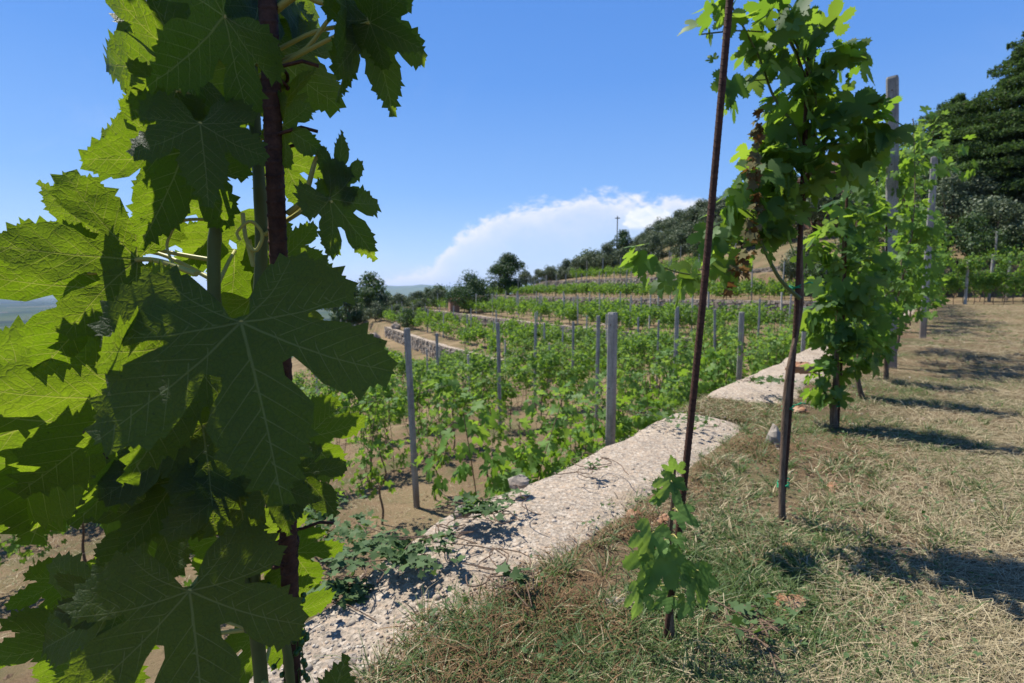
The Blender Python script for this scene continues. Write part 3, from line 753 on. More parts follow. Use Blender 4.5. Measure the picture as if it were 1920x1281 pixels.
cane2 = [at(470, 1180, .385), at(440, 1000, .38), at(410, 750, .375), at(401, 520, .37), at(407, 400, .37), at(425, 250, .37), at(440, 60, .375), at(450, -250, .38)]
cane3 = [at(470, 1105, .36), at(500, 1110, .35), at(522, 1130, .345), at(533, 1190, .345), at(545, 1281, .35), at(560, 1500, .36)]
def smooth(P, n=40):
    P = np.array(P, float); k = len(P); t = np.linspace(0, k-1, n); out = []
    for v in t:
        i = min(int(v), k-2); f = v-i; p0 = P[max(i-1, 0)]; p1 = P[i]; p2 = P[i+1]; p3 = P[min(i+2, k-1)]
        out.append(.5*((2*p1)+(-p0+p2)*f+(2*p0-5*p1+4*p2-p3)*f*f+(-p0+3*p1-3*p2+p3)*f**3))
    return np.array(out)
for c, r in ((cane1, [.0055, .0055, .0048, .004, .003]), (cane2, [.0048, .0046, .004, .0028]), (cane3, [.003, .0036, .0032, .0032])):
    g = G(); P = smooth(c, 60)-bF; rad = np.interp(np.linspace(0, 1, 60), np.linspace(0, 1, len(r)), r)
    g.tube(P, rad*(1+.12*np.maximum(0, np.sin(np.arange(60)*.9))**6), 12); g.build('cane', MAT['green_cane'], VF)
g = G(); g.tube(smooth([(bF[0], bF[1], -.03), (bF[0]+.01, bF[1]+.02, .08), tuple(smooth(cane1, 60)[0])], 12)-bF, [.014, .011, .008], 10); g.build('trunk', MAT['bark'], VF)

# (junction px,py, dist, tip px,py, dist, roll, variant, width, fold, curl, ruf)
HL = [
 (452, 604, .285, 528, 955, .270, -4, 0, 1.02, .05, .06, .03),
 (355, 1108, .285, 385, 1430, .275, 6, 1, 1.05, .05, .05, .04),
 (258, 487, .345, -70, 455, .330, -10, 0, .98, .06, .05, .04),
 (208, 540, .362, 62, 712, .345, 8, 3, 1.25, .05, .08, .04),
 (255, 745, .375, 10, 960, .350, 10, 2, 1.0, .06, .10, .05),
 (185, 800, .395, -40, 1010, .370, -5, 3, 1.1, .05, .06, .05),
 (335, 640, .320, 287, 905, .285, 52, 4, 1.0, .30, .15, .06),
 (345, 285, .335, 263, 470, .310, 12, 2, .95, .12, .10, .05),
 (375, 232, .300, 388, 380, .290, -6, 2, .95, .10, .08, .05),
 (335, 275, .355, 168, 248, .345, 5, 3, 1.0, .08, .06, .05),
 (345, 120, .345, 168, 125, .330, 8, 2, .95, .10, .05, .06),
 (330, 170, .335, 222, 195, .320, 14, 4, .85, .10, .10, .06),
 (420, 30, .300, 300, 170, .300, 30, 3, 1.1, .15, .15, .06),
 (470, 60, .400, 415, 240, .390, -8, 2, 1.1, .10, .12, .06),
 (440, -60, .400, 375, 110, .390, 12, 4, 1.1, .10, .12, .06),
 (500, -60, .400, 470, 100, .390, 40, 3, 1.1, .10, .12, .06),
 (690, 36, .360, 742, 222, .345, 22, 2, .78, .22, .10, .06),
 (693, 42, .350, 795, 95, .345, -8, 4, .85, .10, .05, .05),
 (655, 18, .355, 660, 200, .345, 62, 3, .9, .22, .10, .05),
 (632, 345, .355, 648, 240, .350, -20, 3, .6, .08, .08, .05),
 (618, 372, .350, 715, 492, .340, 28, 3, .68, .14, .10, .05),
 (530, 300, .420, 580, 400, .410, 12, 3, 1.0, .08, .05, .05),
 (536, 480, .395, 628, 500, .385, 6, 4, 1.1, .08, .05, .05),
 (430, 400, .420, 345, 505, .400, 10, 3, 1.25, .08, .05, .05),
 (440, 470, .430, 430, 590, .415, -15, 4, 1.2, .08, .05, .05),
 (528, 200, .375, 588, 122, .370, 55, 4, .7, .20, .10, .05),
 (532, 235, .365, 600, 290, .350, -20, 3, .8, .15, .15, .05),
 (572, 820, .395, 655, 905, .385, 10, 3, 1.1, .10, .08, .05),
 (560, 888, .325, 640, 965, .315, 15, 1, .95, .15, .12, .06),
 (520, 905, .315, 535, 1010, .305, -30, 4, .9, .18, .15, .06),
 (548, 1035, .395, 600, 1110, .385, -14, 3, 1.0, .12, .12, .05),
 (470, 1010, .405, 520, 1075, .400, 4, 4, 1.3, .05, .05, .05),
 (200, 1150, .365, 40, 1230, .345, -14, 3, 1.1, .10, .06, .06),
 (230, 1130, .350, 75, 1170, .340, 35, 1, .9, .12, .10, .06),
 (600, 1400, .300, 650, 1225, .295, 10, 3, 1.0, .15, .05, .05),
 (180, 440, .360, 62, 338, .350, 38, 3, 1.1, .12, .06, .05),
 (210, 470, .385, 170, 380, .380, 20, 4, 1.0, .12, .06, .05),
 (300, 790, .345, 170, 1000, .330, 48, 3, 1.0, .2, .10, .05),
 (330, 900, .340, 230, 1040, .325, 20, 3, 1.0, .1, .10, .05),
 (380, 800, .335, 400, 1010, .320, -10, 4, 1.15, .1, .12, .06),
 (440, 900, .335, 470, 1050, .320, 14, 3, 1.2, .1, .12, .06),
 (300, 960, .350, 170, 1090, .340, -8, 3, 1.1, .1, .12, .06),
 (330, 560, .395, 240, 640, .385, 5, 4, 1.2, .1, .08, .05),
 (300, 640, .410, 180, 690, .400, 5, 3, 1.2, .1, .08, .05),
 (420, 720, .420, 430, 830, .410, 6, 2, 1.3, .1, .08, .05),
 (560, 560, .400, 640, 560, .390, 16, 4, 1.0, .1, .08, .05),
 (470, 560, .430, 540, 650, .420, 6, 3, 1.3, .1, .08, .05),
 (130, 1080, .420, 90, 1190, .400, 10, 2, 1.0, .1, .08, .05),
 (410, 1010, .430, 380, 1090, .420, 8, 4, 1.3, .1, .08, .05),
 (510, 1160, .430, 560, 1250, .420, 10, 3, 1.2, .1, .08, .05),
 (130, 770, .420, 55, 1050, .400, 6, 3, 1.25, .06, .06, .05),
 (150, 1200, .400, 90, 1330, .390, -8, 4, 1.1, .08, .08, .05),
 (30, 900, .430, -60, 1030, .420, 12, 2, 1.1, .08, .08, .05),
]
DARK = {0, 1, 6, 8, 12, 13, 14, 15, 25, 26, 28, 29, 33, 34, 37, 38, 39, 40, 41}
def leaf_normal(J, T, roll):
    Yd = (T-J)/np.linalg.norm(T-J); vw = np.array((0, 0, CAMZ))-J; n = vw-(vw @ Yd)*Yd; n /= np.linalg.norm(n); X = np.cross(Yd, n)
    return n*math.cos(R(roll))-X*math.sin(R(roll))
Sv = np.array(S)
for k, (jx, jy, jd, tx, ty, td_, roll, var, wd, fo, cu, ru) in enumerate(HL):
    J = at(jx, jy, jd)
    # leaves that hang edge-on to the sun stay dark, the others catch it on their backs
    L0 = math.hypot(tx-jx, ty-jy)*jd/FPX; best = None
    for dd in np.linspace(-.55, .55, 23):
        T = at(tx, ty, jd+dd*L0); q = leaf_normal(J, T, roll) @ Sv
        cost = (abs(q-.02) if k in DARK else abs(q+.55))+.25*abs(dd)
        if best is None or cost < best[0]: best = (cost, T)
    T = best[1]
    g = G(); hero_leaf(g, J-0, T, roll, var, wd*random.uniform(.94, 1.06), fo+.04, cu*1.3, ru*1.5, ph=k*1.37)
    # petiole back to the nearer cane
    cp = smooth(cane1 if (jx > 440) else cane2, 60)
    zz = J[2]-.015-.02*random.random(); tgt = cp[np.argmin(np.abs(cp[:, 2]-zz))]
    mid = (J+tgt)/2+np.array((0, .004, .008*random.uniform(-1, 1)))
    g.tube(smooth([J+(J-T)*.0, J*.8+tgt*.2+np.array((0, .004, .004)), mid, tgt], 14), [.0012, .0014, .0017], 8, 2)
    g.V = [v-bF for v in g.V]
    g.build('leaf', [MAT['hero_leaf'], MAT['hero_vein'], MAT['tendril']], VF)
# leaves of the same shoot above and behind the frame: they shade the ones we see
up = []
for k in range(66):
    z = rng.uniform(.97, 1.45)
    c = np.array((-.205, .375, z))+np.array((rng.normal()*.05, rng.normal()*.045, 0))
    T = c+np.array((rng.normal()*.06, rng.normal()*.06, -rng.uniform(.03, .10)))
    g = G(); hero_leaf(g, c, T, rng.uniform(-60, 60), int(rng.integers(2, 5)), 1.2, .1, .12, .06, ph=k); g.V = [v-bF for v in g.V]
    up.append(g)
gg = G()
for q in up:
    for v, f, m, l in zip(q.V, q.F, q.M, q.L):
        gg.add(v, f-(f.min()) if False else f-0, 0, l) if False else None
    off = gg.n
    gg.V += q.V; gg.F += [f+off for f in q.F]; gg.M += q.M; gg.L += q.L; gg.n += q.n
gg.build('foliage', [MAT['hero_leaf'], MAT['hero_vein']], VF)
# tendrils
for P, r in (([at(400, 412, .365), at(340, 415, .36), at(315, 450, .355), at(318, 480, .352), at(345, 530, .352)], .0010),
             ([at(368, 514, .33), at(300, 490, .34), at(255, 488, .345), at(225, 508, .34), at(165, 513, .335)], .0016),
             ([at(455, 400, .36), at(462, 450, .355), at(480, 470, .355), at(492, 440, .355), at(470, 415, .35), at(445, 435, .35), at(450, 450, .35)], .0012),
             ([at(540, 400, .37), at(570, 375, .365), at(578, 350, .36), at(592, 300, .36), at(608, 276, .355)], .0018),
             ([at(570, 375, .36), at(600, 375, .355), at(622, 378, .35)], .0014),
             ([at(505, 30, .37), at(560, -10, .36), at(600, 4, .36), at(640, 8, .36)], .0022),
             ([at(465, 450, .36), at(475, 500, .36)], .0018)):
    g = G(); g.tube(smooth(P, 30)-bF, [r*1.2, r, r*.7], 8); g.build('tendril', MAT['tendril'], VF)
g = G(); g.tube(smooth([at(158, 808, .32), at(166, 830, .32), at(195, 850, .318), at(212, 885, .318), at(217, 902, .318)], 24)-bF, [.0007, .0006, .0003], 6); g.build('tendril', MAT['rust'], VF)
def berries(g, c, n, rr, br, stalk=False):
    for k in range(n):
        p = np.array(c)+rng.normal(size=3)*np.array(rr); a = np.arange(6)*math.pi/3
        if stalk: g.tube([np.array(c)*.3+p*.7+np.array((0, 0, .006)), p], .0005, 4)
        rings = [(0, -1), (.8, -.6), (1, 0), (.8, .6), (0, 1)]
        V = [(q*math.cos(t)*br, q*math.sin(t)*br, h*br) for q, h in rings for t in a]
        F = [(i*6+j, i*6+(j+1) % 6, (i+1)*6+(j+1) % 6, (i+1)*6+j) for i in range(4) for j in range(6)]
        g.add(np.array(V)+p, F)
for px, py, d in ((560, 1190, .36), (500, 1140, .38), (555, 1240, .37)):
    g = G(); berries(g, at(px, py, d)-bF, 24, (.006, .005, .011), .0024, True); g.build('grape_bunch', MAT['berry'], VF)

# ---------------------------------------------------------------- hero vines of our row
def shoot_tube(g, pts, r, seg=8, mi=0, n=24): g.tube(smooth(pts, n), r, seg, mi)
def hero_row_vine(name, label, base, trunk, clusters, lsize, extra=None, dry=(), down=.7, tmpl='mid', young=.25):
    e = empty(name, tuple(base), label, 'grape vine', 'vines of the leafy row'); b = np.array(base)
    g = G(); g.tube(smooth(trunk[0], 40)-b, trunk[1], 10); g.build('trunk', MAT['bark'], e)
    g = G()
    for (px, py, rx, ry, yy, n) in clusters:
        c = at(px, py, yy)-b; k = yy/FPX; n = min(n, 40 if yy < 1.5 else 99)*.72; rx = rx*1.08; ry = ry*1.08
        foliage(g, [(c, (rx*k, max(.07, rx*k*1.0), ry*k), int(n*(1-young)))], lsize, tmpl, 0, down)
        foliage(g, [(c, (rx*k*1.1, max(.08, rx*k*1.1), ry*k*1.1), int(n*young+.9))], lsize*.7, tmpl, 1, down*.5)
    g.build('foliage', [MAT['vine_leaf'], MAT['young_leaf']], e)
    if dry:
        g = G()
        for (px, py, rx, ry, yy, n) in dry:
            c = at(px, py, yy)-b; k = yy/FPX; foliage(g, [(c, (rx*k*.8, rx*k*.8, ry*k), int(n*.7))], lsize*.30, 'low', 0, .9)
        g.build('dried_leaf', MAT['dry_leaf'], e)['label'] = 'brown withered leaves and flower clusters'
    g = G()
    for P, r in (extra or ()): g.tube(smooth(P, 24)-b, r, 8)
    if g.n: g.build('cane', MAT['green_cane'], e)
    return e
YA = 1.22
bA = np.array((*gpt(1467, 970), 0.))
hero_row_vine('grape_vine', 'vine with a bare tied brown trunk and hanging brown withered clusters', bA,
  ([at(1467, 985, YA), at(1466, 900, YA), at(1471, 800, YA+.01), at(1479, 700, YA+.01), at(1494, 620, YA+.02), at(1501, 560, YA+.02), at(1500, 470, YA+.02), at(1506, 380, YA+.03), at(1525, 250, YA+.03), at(1500, 120, YA+.03), at(1460, 40, YA+.03)], [.009, .0065, .0085, .006, .0075, .006, .005, .004, .003]),
  [(1330, 30, 40, 45, YA, 11), (1400, 30, 50, 50, YA, 14), (1470, 60, 75, 60, YA, 40), (1440, 130, 30, 30, YA, 6), (1350, 130, 14, 50, YA-.02, 2), (1375, 170, 14, 30, YA-.02, 2), (1540, 90, 50, 60, YA+.02, 24), (1560, 160, 50, 70, YA, 34),
   (1480, 200, 55, 70, YA+.02, 34), (1480, 270, 70, 60, YA+.02, 40), (1590, 250, 60, 65, YA, 40), (1640, 250, 30, 40, YA, 8), (1610, 140, 12, 12, YA, 2), (1450, 320, 50, 45, YA, 26), (1560, 300, 60, 40, YA, 18), (1500, 350, 55, 35, YA+.02, 20),
   (1400, 370, 45, 55, YA, 22), (1455, 400, 50, 45, YA, 20), (1365, 420, 40, 45, YA, 16), (1420, 460, 35, 35, YA, 8), (1350, 470, 30, 30, YA, 8), (1270, 520, 30, 28, YA, 7), (1225, 500, 30, 30, YA, 6), (1195, 472, 14, 14, YA, 3), (1330, 510, 40, 20, YA, 6)],
  .062, extra=[([at(1365, 0, YA), at(1420, 100, YA), at(1450, 180, YA), at(1490, 240, YA), at(1520, 330, YA)], [.002, .0035]),
               ([at(1440, -20, YA), at(1470, 40, YA), at(1520, 140, YA), at(1530, 200, YA)], [.002, .003]),
               ([at(1400, 480, YA), at(1370, 505, YA), at(1300, 515, YA), at(1240, 500, YA), at(1195, 470, YA)], [.003, .0022, .001]),
               ([at(1500, 560, YA), at(1460, 520, YA), at(1420, 440, YA), at(1400, 400, YA)], [.005, .003]),
               ([at(1310, 65, YA), at(1380, 58, YA), at(1430, 60, YA)], .0016), ([at(1385, 153, YA), at(1430, 150, YA), at(1460, 148, YA)], .0013)],
  dry=[(1422, 240, 9, 40, YA-.04, 26), (1412, 320, 16, 35, YA-.06, 40), (1418, 380, 10, 35, YA-.06, 26), (1410, 430, 18, 25, YA-.06, 24), (1398, 480, 22, 25, YA-.06, 24), (1385, 515, 24, 22, YA-.06, 22), (1362, 545, 12, 15, YA-.05, 8)])
# flower cluster
g = G(); berries(g, at(1478, 350, YA-.05)-bA, 90, (.022, .012, .02), .0016); g.tube([at(1478, 330, YA-.05)-bA, at(1478, 370, YA-.05)-bA], .002, 6); fc = g.build('flower_cluster', MAT['young_leaf']); fc['kind'] = 'stuff'; fc.parent = [o for o in COL.objects if o.get('label', '').startswith('vine with a bare tied')][0]
sA = rebar(np.array((*gpt(1465, 965), -.05)), at(1519, 85, YA+.03), .0055, 'rusty rod tied to the bare brown trunk with green ties')
pS0, pS1 = np.array((*gpt(1465, 965), -.05)), at(1519, 85, YA+.03)
for py, n in ((540, 2), (770, 2), (915, 2.4)):
    pz = at(1480, py, YA)[2]; tie(sA, line_at(pS0, pS1, pz), .013, MAT['green_tie'], n, 'green_tie', .0016)
# young vine on the leaning rod
bY = np.array((*gpt(1245, 1195), 0.)); YR = float(bY[1])
pR0 = np.array((bY[0], bY[1], -.05)); pR1 = at(1372, -40, YR+.02)+np.array((0, 0, .0)); pR1 = pR0+(pR1-pR0)*1.25
rebar(pR0, pR1, .0052, 'long dark leaning rod with a small young vine at its foot')
tY = [bY+np.array((.012, .0, -.01)), bY+np.array((.006, .004, .08)), at(1252, 1060, YR), at(1258, 980, YR), at(1264, 900, YR), at(1266, 860, YR)]
eY = empty('grape_vine', tuple(bY), 'small young vine with pale dusty leaves climbing the foot of the leaning rod', 'grape vine', 'vines of the leafy row')
g = G(); g.tube(smooth(tY, 30)-bY, [.007, .004, .003, .0015], 10); g.build('trunk', MAT['bark'], eY)
YL = [(1222, 1000, 1200, 1092, 15, .06), (1232, 1040, 1190, 1160, 10, 0), (1262, 905, 1300, 925, -10, 0), (1258, 905, 1222, 965, 20, 0), (1272, 960, 1330, 995, 25, .0), (1276, 1060, 1300, 1110, -20, 0), (1300, 1085, 1345, 1170, 30, 0),
      (1310, 1070, 1330, 1150, -25, 0), (1250, 1120, 1215, 1150, 10, 0), (1200, 1110, 1190, 1190, 30, 0), (1265, 880, 1255, 850, 10, 0), (1270, 1010, 1290, 1040, 0, 0), (1240, 1020, 1222, 1060, -30, 0), (1285, 1130, 1270, 1180, 20, 0), (1235, 930, 1214, 945, 20, 0), (1225, 1070, 1210, 1120, 40, 0)]
for k, (jx, jy, tx, ty, rl, dd) in enumerate(YL):
    J = at(jx, jy, YR-.03); T = J+(at(tx, ty, YR-.05)-J)*.74; g = G(); hero_leaf(g, J, T, rl, (3, 4, 2)[k % 3], .85, .2, .2, .1, ph=k*2.1)
    s = np.array([np.interp(J[2]-.01, [p[2] for p in tY], [p[i] for p in tY]) for i in range(3)])
    g.tube(smooth([J, (J+s)/2+np.array((0, 0, .004)), s], 10), .0009, 6, 2); g.V = [v-bY for v in g.V]
    g.build('leaf', [MAT['young_leaf'], MAT['hero_vein'], MAT['tendril']], eY)
# the rest of the leafy row
bB = np.array((*gpt(1565, 800), 0.)); YB = float(bB[1])
hero_row_vine('grape_vine', 'bushy vine reaching low over the far wall end, its foot tied with green', bB,
  ([bB+np.array((0, 0, -.02)), at(1563, 770, YB), at(1568, 700, YB), at(1572, 600, YB), at(1580, 500, YB), at(1585, 400, YB)], [.018, .012, .010, .008, .006]),
  [(1575, 400, 35, 30, YB, 22), (1575, 455, 45, 45, YB, 60), (1590, 530, 52, 50, YB, 80), (1570, 600, 48, 50, YB, 80), (1590, 660, 50, 45, YB, 70), (1545, 690, 30, 30, YB, 26), (1548, 740, 28, 22, YB, 24), (1530, 480, 18, 30, YB, 10), (1595, 350, 25, 30, YB, 14), (1530, 590, 14, 24, YB, 8)],
  .062, extra=[([at(1567, 780, YB), at(1540, 720, YB), at(1535, 690, YB)], [.006, .003])])
sB = rebar(bB+np.array((.02, .01, -.05)), at(1590, 300, YB), .005, 'thin rusty rod rising out of the bushy vine over the wall end')
tie(sB, bB+np.array((.01, 0, .09)), .018, MAT['green_tie'], 2.5, 'green_tie', .003)
bC = np.array((*gpt(1618, 742), 0.)); YC = float(bC[1])
hero_row_vine('grape_vine', 'leafy vine standing left of the tall grey concrete post', bC,
  ([bC+np.array((0, 0, -.02)), at(1608, 700, YC), at(1615, 600, YC), at(1610, 480, YC)], [.014, .009, .007]),
  [(1625, 410, 35, 40, YC, 60), (1630, 490, 42, 50, YC, 90), (1622, 580, 42, 50, YC, 90), (1625, 650, 42, 35, YC, 50), (1628, 340, 25, 40, YC, 16)], .062)
bD = np.array((*gpt(1663, 708), 0.)); YD = float(bD[1])
hero_row_vine('grape_vine', 'leafy vine wrapped round the foot and front of the tall grey post', bD,
  ([bD+np.array((0, 0, -.02)), at(1662, 660, YD), at(1664, 560, YD), at(1655, 450, YD)], [.014, .010, .007]),
  [(1645, 430, 22, 50, YD, 45), (1650, 520, 24, 50, YD-.15, 60), (1660, 600, 36, 40, YD-.1, 80), (1640, 640, 30, 22, YD, 26), (1690, 440, 12, 60, YD+.3, 30), (1690, 540, 12, 50, YD+.3, 30)], .06)
rebar(bD+np.array((.0, .02, -.05)), at(1662, 400, YD), .005, 'rusty rod beside the foot of the tall grey concrete post')

# ---------------------------------------------------------------- generic vines
def proto_vine(seed, h0, h1_, wid, nleaf, size, name='grape_vine', tmpl='low', young=.25, along=.5, hmul=1.0):
    rr = random.Random(seed); e = empty(name, (0, 0, 0), 'x', 'grape vine')
    g = G(); top = h0+(h1_-h0)*.75
    pts = [(rr.uniform(-.03, .03)*min(k, 2), rr.uniform(-.03, .03)*min(k, 2), -.05+top*k/5) for k in range(6)]
    g.tube(smooth(pts, 16), [.014, .011, .008, .004], 6)
    for s in (-1, 1):
        z = h0+rr.uniform(0, .15); g.tube(smooth([(0, 0, z-.1), (s*.15, 0, z+.05), (s*along*.9, rr.uniform(-.05, .05), z+rr.uniform(-.05, .15))], 8), [.006, .003], 5)
    for k in range(5):
        x = rr.uniform(-along, along)*.8; g.tube(smooth([(x, 0, h0), (x+rr.uniform(-.1, .1), rr.uniform(-.1, .1), (h0+h1_)/2), (x+rr.uniform(-.2, .2), rr.uniform(-.15, .15), h1_+rr.uniform(-.1, .1))], 8), [.004, .002], 4)
    g.build('trunk', MAT['bark'], e)
    g = G(); B = []
    nb = 9
    for k in range(nb):
        c = (rr.uniform(-along, along), rr.uniform(-.12, .12)*wid*2, rr.uniform(h0+.05, h1_-.1)); q = rr.uniform(.12, .24)
        B.append((c, (q*1.2, q*wid*2.2, q*rr.uniform(.8, 1.6)), max(3, nleaf//nb)))
    foliage(g, B, size, tmpl, 0, .7)
    foliage(g, [((rr.uniform(-along, along), rr.uniform(-.15, .15), h1_+rr.uniform(-.05, .12)), (.08, .08, .14), max(2, int(nleaf*young)//5)) for _ in range(5)], size*.75, tmpl, 1, .3)
    g.build('foliage', [MAT['row_leaf'], MAT['young_leaf']], e)
    return e
PR_NEAR = [proto_vine(s, .35, 1.2, .5, 300, .062, tmpl='mid', along=.42) for s in range(4)]
PR_THIN = [proto_vine(30+s, .40, 1.2, .35, 130, .062, tmpl='mid', along=.26) for s in range(4)]
PR_MID = [proto_vine(40+s, .45, 1.2, .5, 300, .08, along=.5) for s in range(4)]
PR_ROW = [proto_vine(60+s, .40, 1.62, .5, 380, .062, tmpl='mid', along=.45) for s in range(3)]
ra = math.atan2(A[1], A[0])
vines = []          # (dist, x, y, rot, kind, scale, row name)
def addrow(name, pts, rots, kind, lo=.85, hi=1.15, skip=.08, push=0.0):
    for (x, y), rz in zip(pts, rots):
        if random.random() < skip: continue
        if y < .4 and True: continue
        if abs(x/y) > 1.15: continue
        vines.append([math.hypot(x, y)+push, x, y, rz, kind, random.uniform(lo, hi), name])
def rowN(d, t0, t1, sp, kind, name, **k):
    ts = np.arange(t0, t1, sp)+rng.uniform(-.12, .12, len(np.arange(t0, t1, sp)))
    addrow(name, [TD(t, d+rng.uniform(-.08, .08)) for t in ts], [ra]*len(ts), kind, **k)
def rowF(d, sp, kind, name, cond, **k):
    P = clipline(offsetF(d), cond, sp)
    if len(P) < 2: return
    r = [math.atan2(*(P[min(i+1, len(P)-1)]-P[max(i-1, 0)])[::-1]) for i in range(len(P))]
    addrow(name, [tuple(p+rng.uniform(-.1, .1, 2)) for p in P], r, kind, **k)
rowN(-.65, 5.2, 6.1, .85, 'row', 'in the row above the wall', lo=.95, hi=1.1, skip=0)
rowN(-.62, 9.0, 28, .85, 'row', 'in the row above the wall', lo=.95, hi=1.1, skip=0)
rowN(1.45, 3.0, 26, .8, 'near', 'at the foot of the wall', lo=1.15, hi=1.45, skip=.03)
rowN(2.5, 4.4, 26, 1.0, 'thin', 'in the first thin row below', lo=.95, hi=1.25, skip=.12)
rowN(3.9, 1.5, 26, .95, 'thin', 'in the lone post row', lo=.95, hi=1.25, skip=.2)
rowN(5.6, -4, 26, .85, 'near', 'behind the lone grey post', lo=1.0, hi=1.3, skip=.06)
rowN(7.2, -4, 26, .9, 'near', 'along the first terrace edge', lo=.85, hi=1.15, skip=.2)
rowN(9.6, -4, 30, .95, 'mid', 'in the second terrace nearest row', lo=.9, hi=1.2)
rowN(12.2, -4, 32, 1.0, 'mid', 'in the second terrace middle row')
rowN(14.8, -3, 34, 1.0, 'mid', 'in the second terrace farthest row')
rowN(18.0, -3, 36, 1.05, 'mid', 'on the bottom terrace')
rowN(21.5, -3, 40, 1.1, 'mid', 'on the bottom terrace far side')
cN = lambda lim: (lambda x, y: td(x, y)[1] > lim and y < 74 and x > -19)
rowF(22.5, 1.0, 'mid', 'a', lambda x, y: td(x, y)[1] > 22 and y < 48 and x > -19, lo=.6, hi=.9)
rowF(19, 1.0, 'mid', 'a', lambda x, y: td(x, y)[1] > 20 and y < 52 and x > -19, lo=.6, hi=.9)
for d in (14.5, 12.0): rowF(d, 1.0, 'mid', 'a', cN(13 if d > 13 else 9.5))
for d in (8.2, 5.8, 3.2): rowF(d, 1.0, 'mid', 'in a row of the far middle terrace', cN(6.5 if d > 6 else 3))
for d in (-1.8, -4.3, -6.9): rowF(d, .85, 'mid', 'a', lambda x, y: td(x, y)[1] > 1.2 and y < 78, lo=.85, hi=1.05, skip=.03)
for d in (-10.5, -13, -15.5): rowF(d, .95, 'mid', 'a', lambda x, y: y < 70 and x < 20, lo=.9, hi=1.2)
# terraces to the right: the big-leaved row that closes our own terrace, and one above
rp = [(x, 22.3-.03*(x-18)+0) for x in np.arange(17.9, 28, .42)]
addrow('in the dense right-hand row', rp, [0]*len(rp), 'row', 1.1, 1.3, 0, push=-30)
rp2 = [(x, 26.5) for x in np.arange(20.5, 33, .6)]
addrow('in the upper right row', rp2, [0]*len(rp2), 'mid', 1.0, 1.3, .05, push=-10)
rp3 = [(x, 29.5) for x in np.arange(22.5, 36, 1.0)]
addrow('below the right-hand olives', rp3, [0]*len(rp3), 'mid', 1.0, 1.2, .05, push=-5)
vines.sort(key=lambda v: v[0])
ind, rest = vines[:284], vines[284:]
cnt = {}; used = set()
ind.sort(key=lambda v: v[1]/v[2])
PROT = {'near': PR_NEAR, 'thin': PR_THIN, 'mid': PR_MID, 'row': PR_ROW}
LOOK = {'near': 'bushy green vine', 'thin': 'thin young vine', 'mid': 'green trellised vine', 'row': 'tall leafy vine'}
rowof = {}
for v in ind: rowof.setdefault(v[6], []).append(v)
for v in ind:
    _, x, y, rz, kind, sc, nm = v
    P = random.choice(PROT[kind]); z = h1(x, y)
    k = cnt.get(nm, 0); cnt[nm] = k+1
    lab = f'{LOOK[kind]}, {ordn(k)} from left {nm}' if nm != 'a' else f'{LOOK[kind]}, {ordn(k)} from left on the far slope'
    rot = rz+(math.pi if random.random() < .5 else 0)+random.uniform(-.15, .15)
    grp = 'vines ' + (nm if nm != 'a' else 'on the far slope')
    if id(P) not in used:
        used.add(id(P)); P.location = (x, y, z); P.rotation_euler.z = rot; P.scale = (sc,)*3; P['label'] = lab; P['group'] = grp
    else: dup(P, (x, y, z), rot, (sc*random.uniform(.9, 1.1), sc, sc), lab, grp)
for L_ in PROT.values():
    for P in L_:
        if id(P) not in used:
            for c in list(P.children): bpy.data.objects.remove(c)
            bpy.data.objects.remove(P)
# remaining far rows: one mass
def far_rows():
    g = G(); P = []; T = []; n_ = []
    tr = []
    for v in rest:
        _, x, y, rz, kind, sc, nm = v; z = h1(x, y); m = 170; ca, sa = math.cos(rz), math.sin(rz)
        nb = 4; b = rng.integers(0, nb, m); cu = rng.uniform(-.55, .55, nb); cz = rng.uniform(.5, 1.1, nb)
        u = cu[b]+rng.normal(size=m)*.16; w = rng.normal(size=m)*.16; hh = cz[b]+rng.normal(size=m)*.17
        P.append(np.stack([x+u*ca-w*sa, y+u*sa+w*ca, z+np.maximum(.3, hh)*sc], 1)); tr.append((x, y, z))
    P = np.concatenate(P); m = len(P)
    scatter(g, P, rnd3(m)*.5+np.array((0, 0, -.7)), rnd3(m)*.5+np.array((-.1, -.1, .8)), rng.uniform(.07, .13, m), 'low', 0)
    for x, y, z in tr: g.tube([(x, y, z-.05), (x+.02, y, z+.9)], .016, 4, 1, False)
    tag(g.build('far_vine_rows', [MAT['row_leaf'], MAT['bark']]), 'rows of small green vines on the farthest terraces of the slope', 'vine rows', kind='stuff')
far_rows()
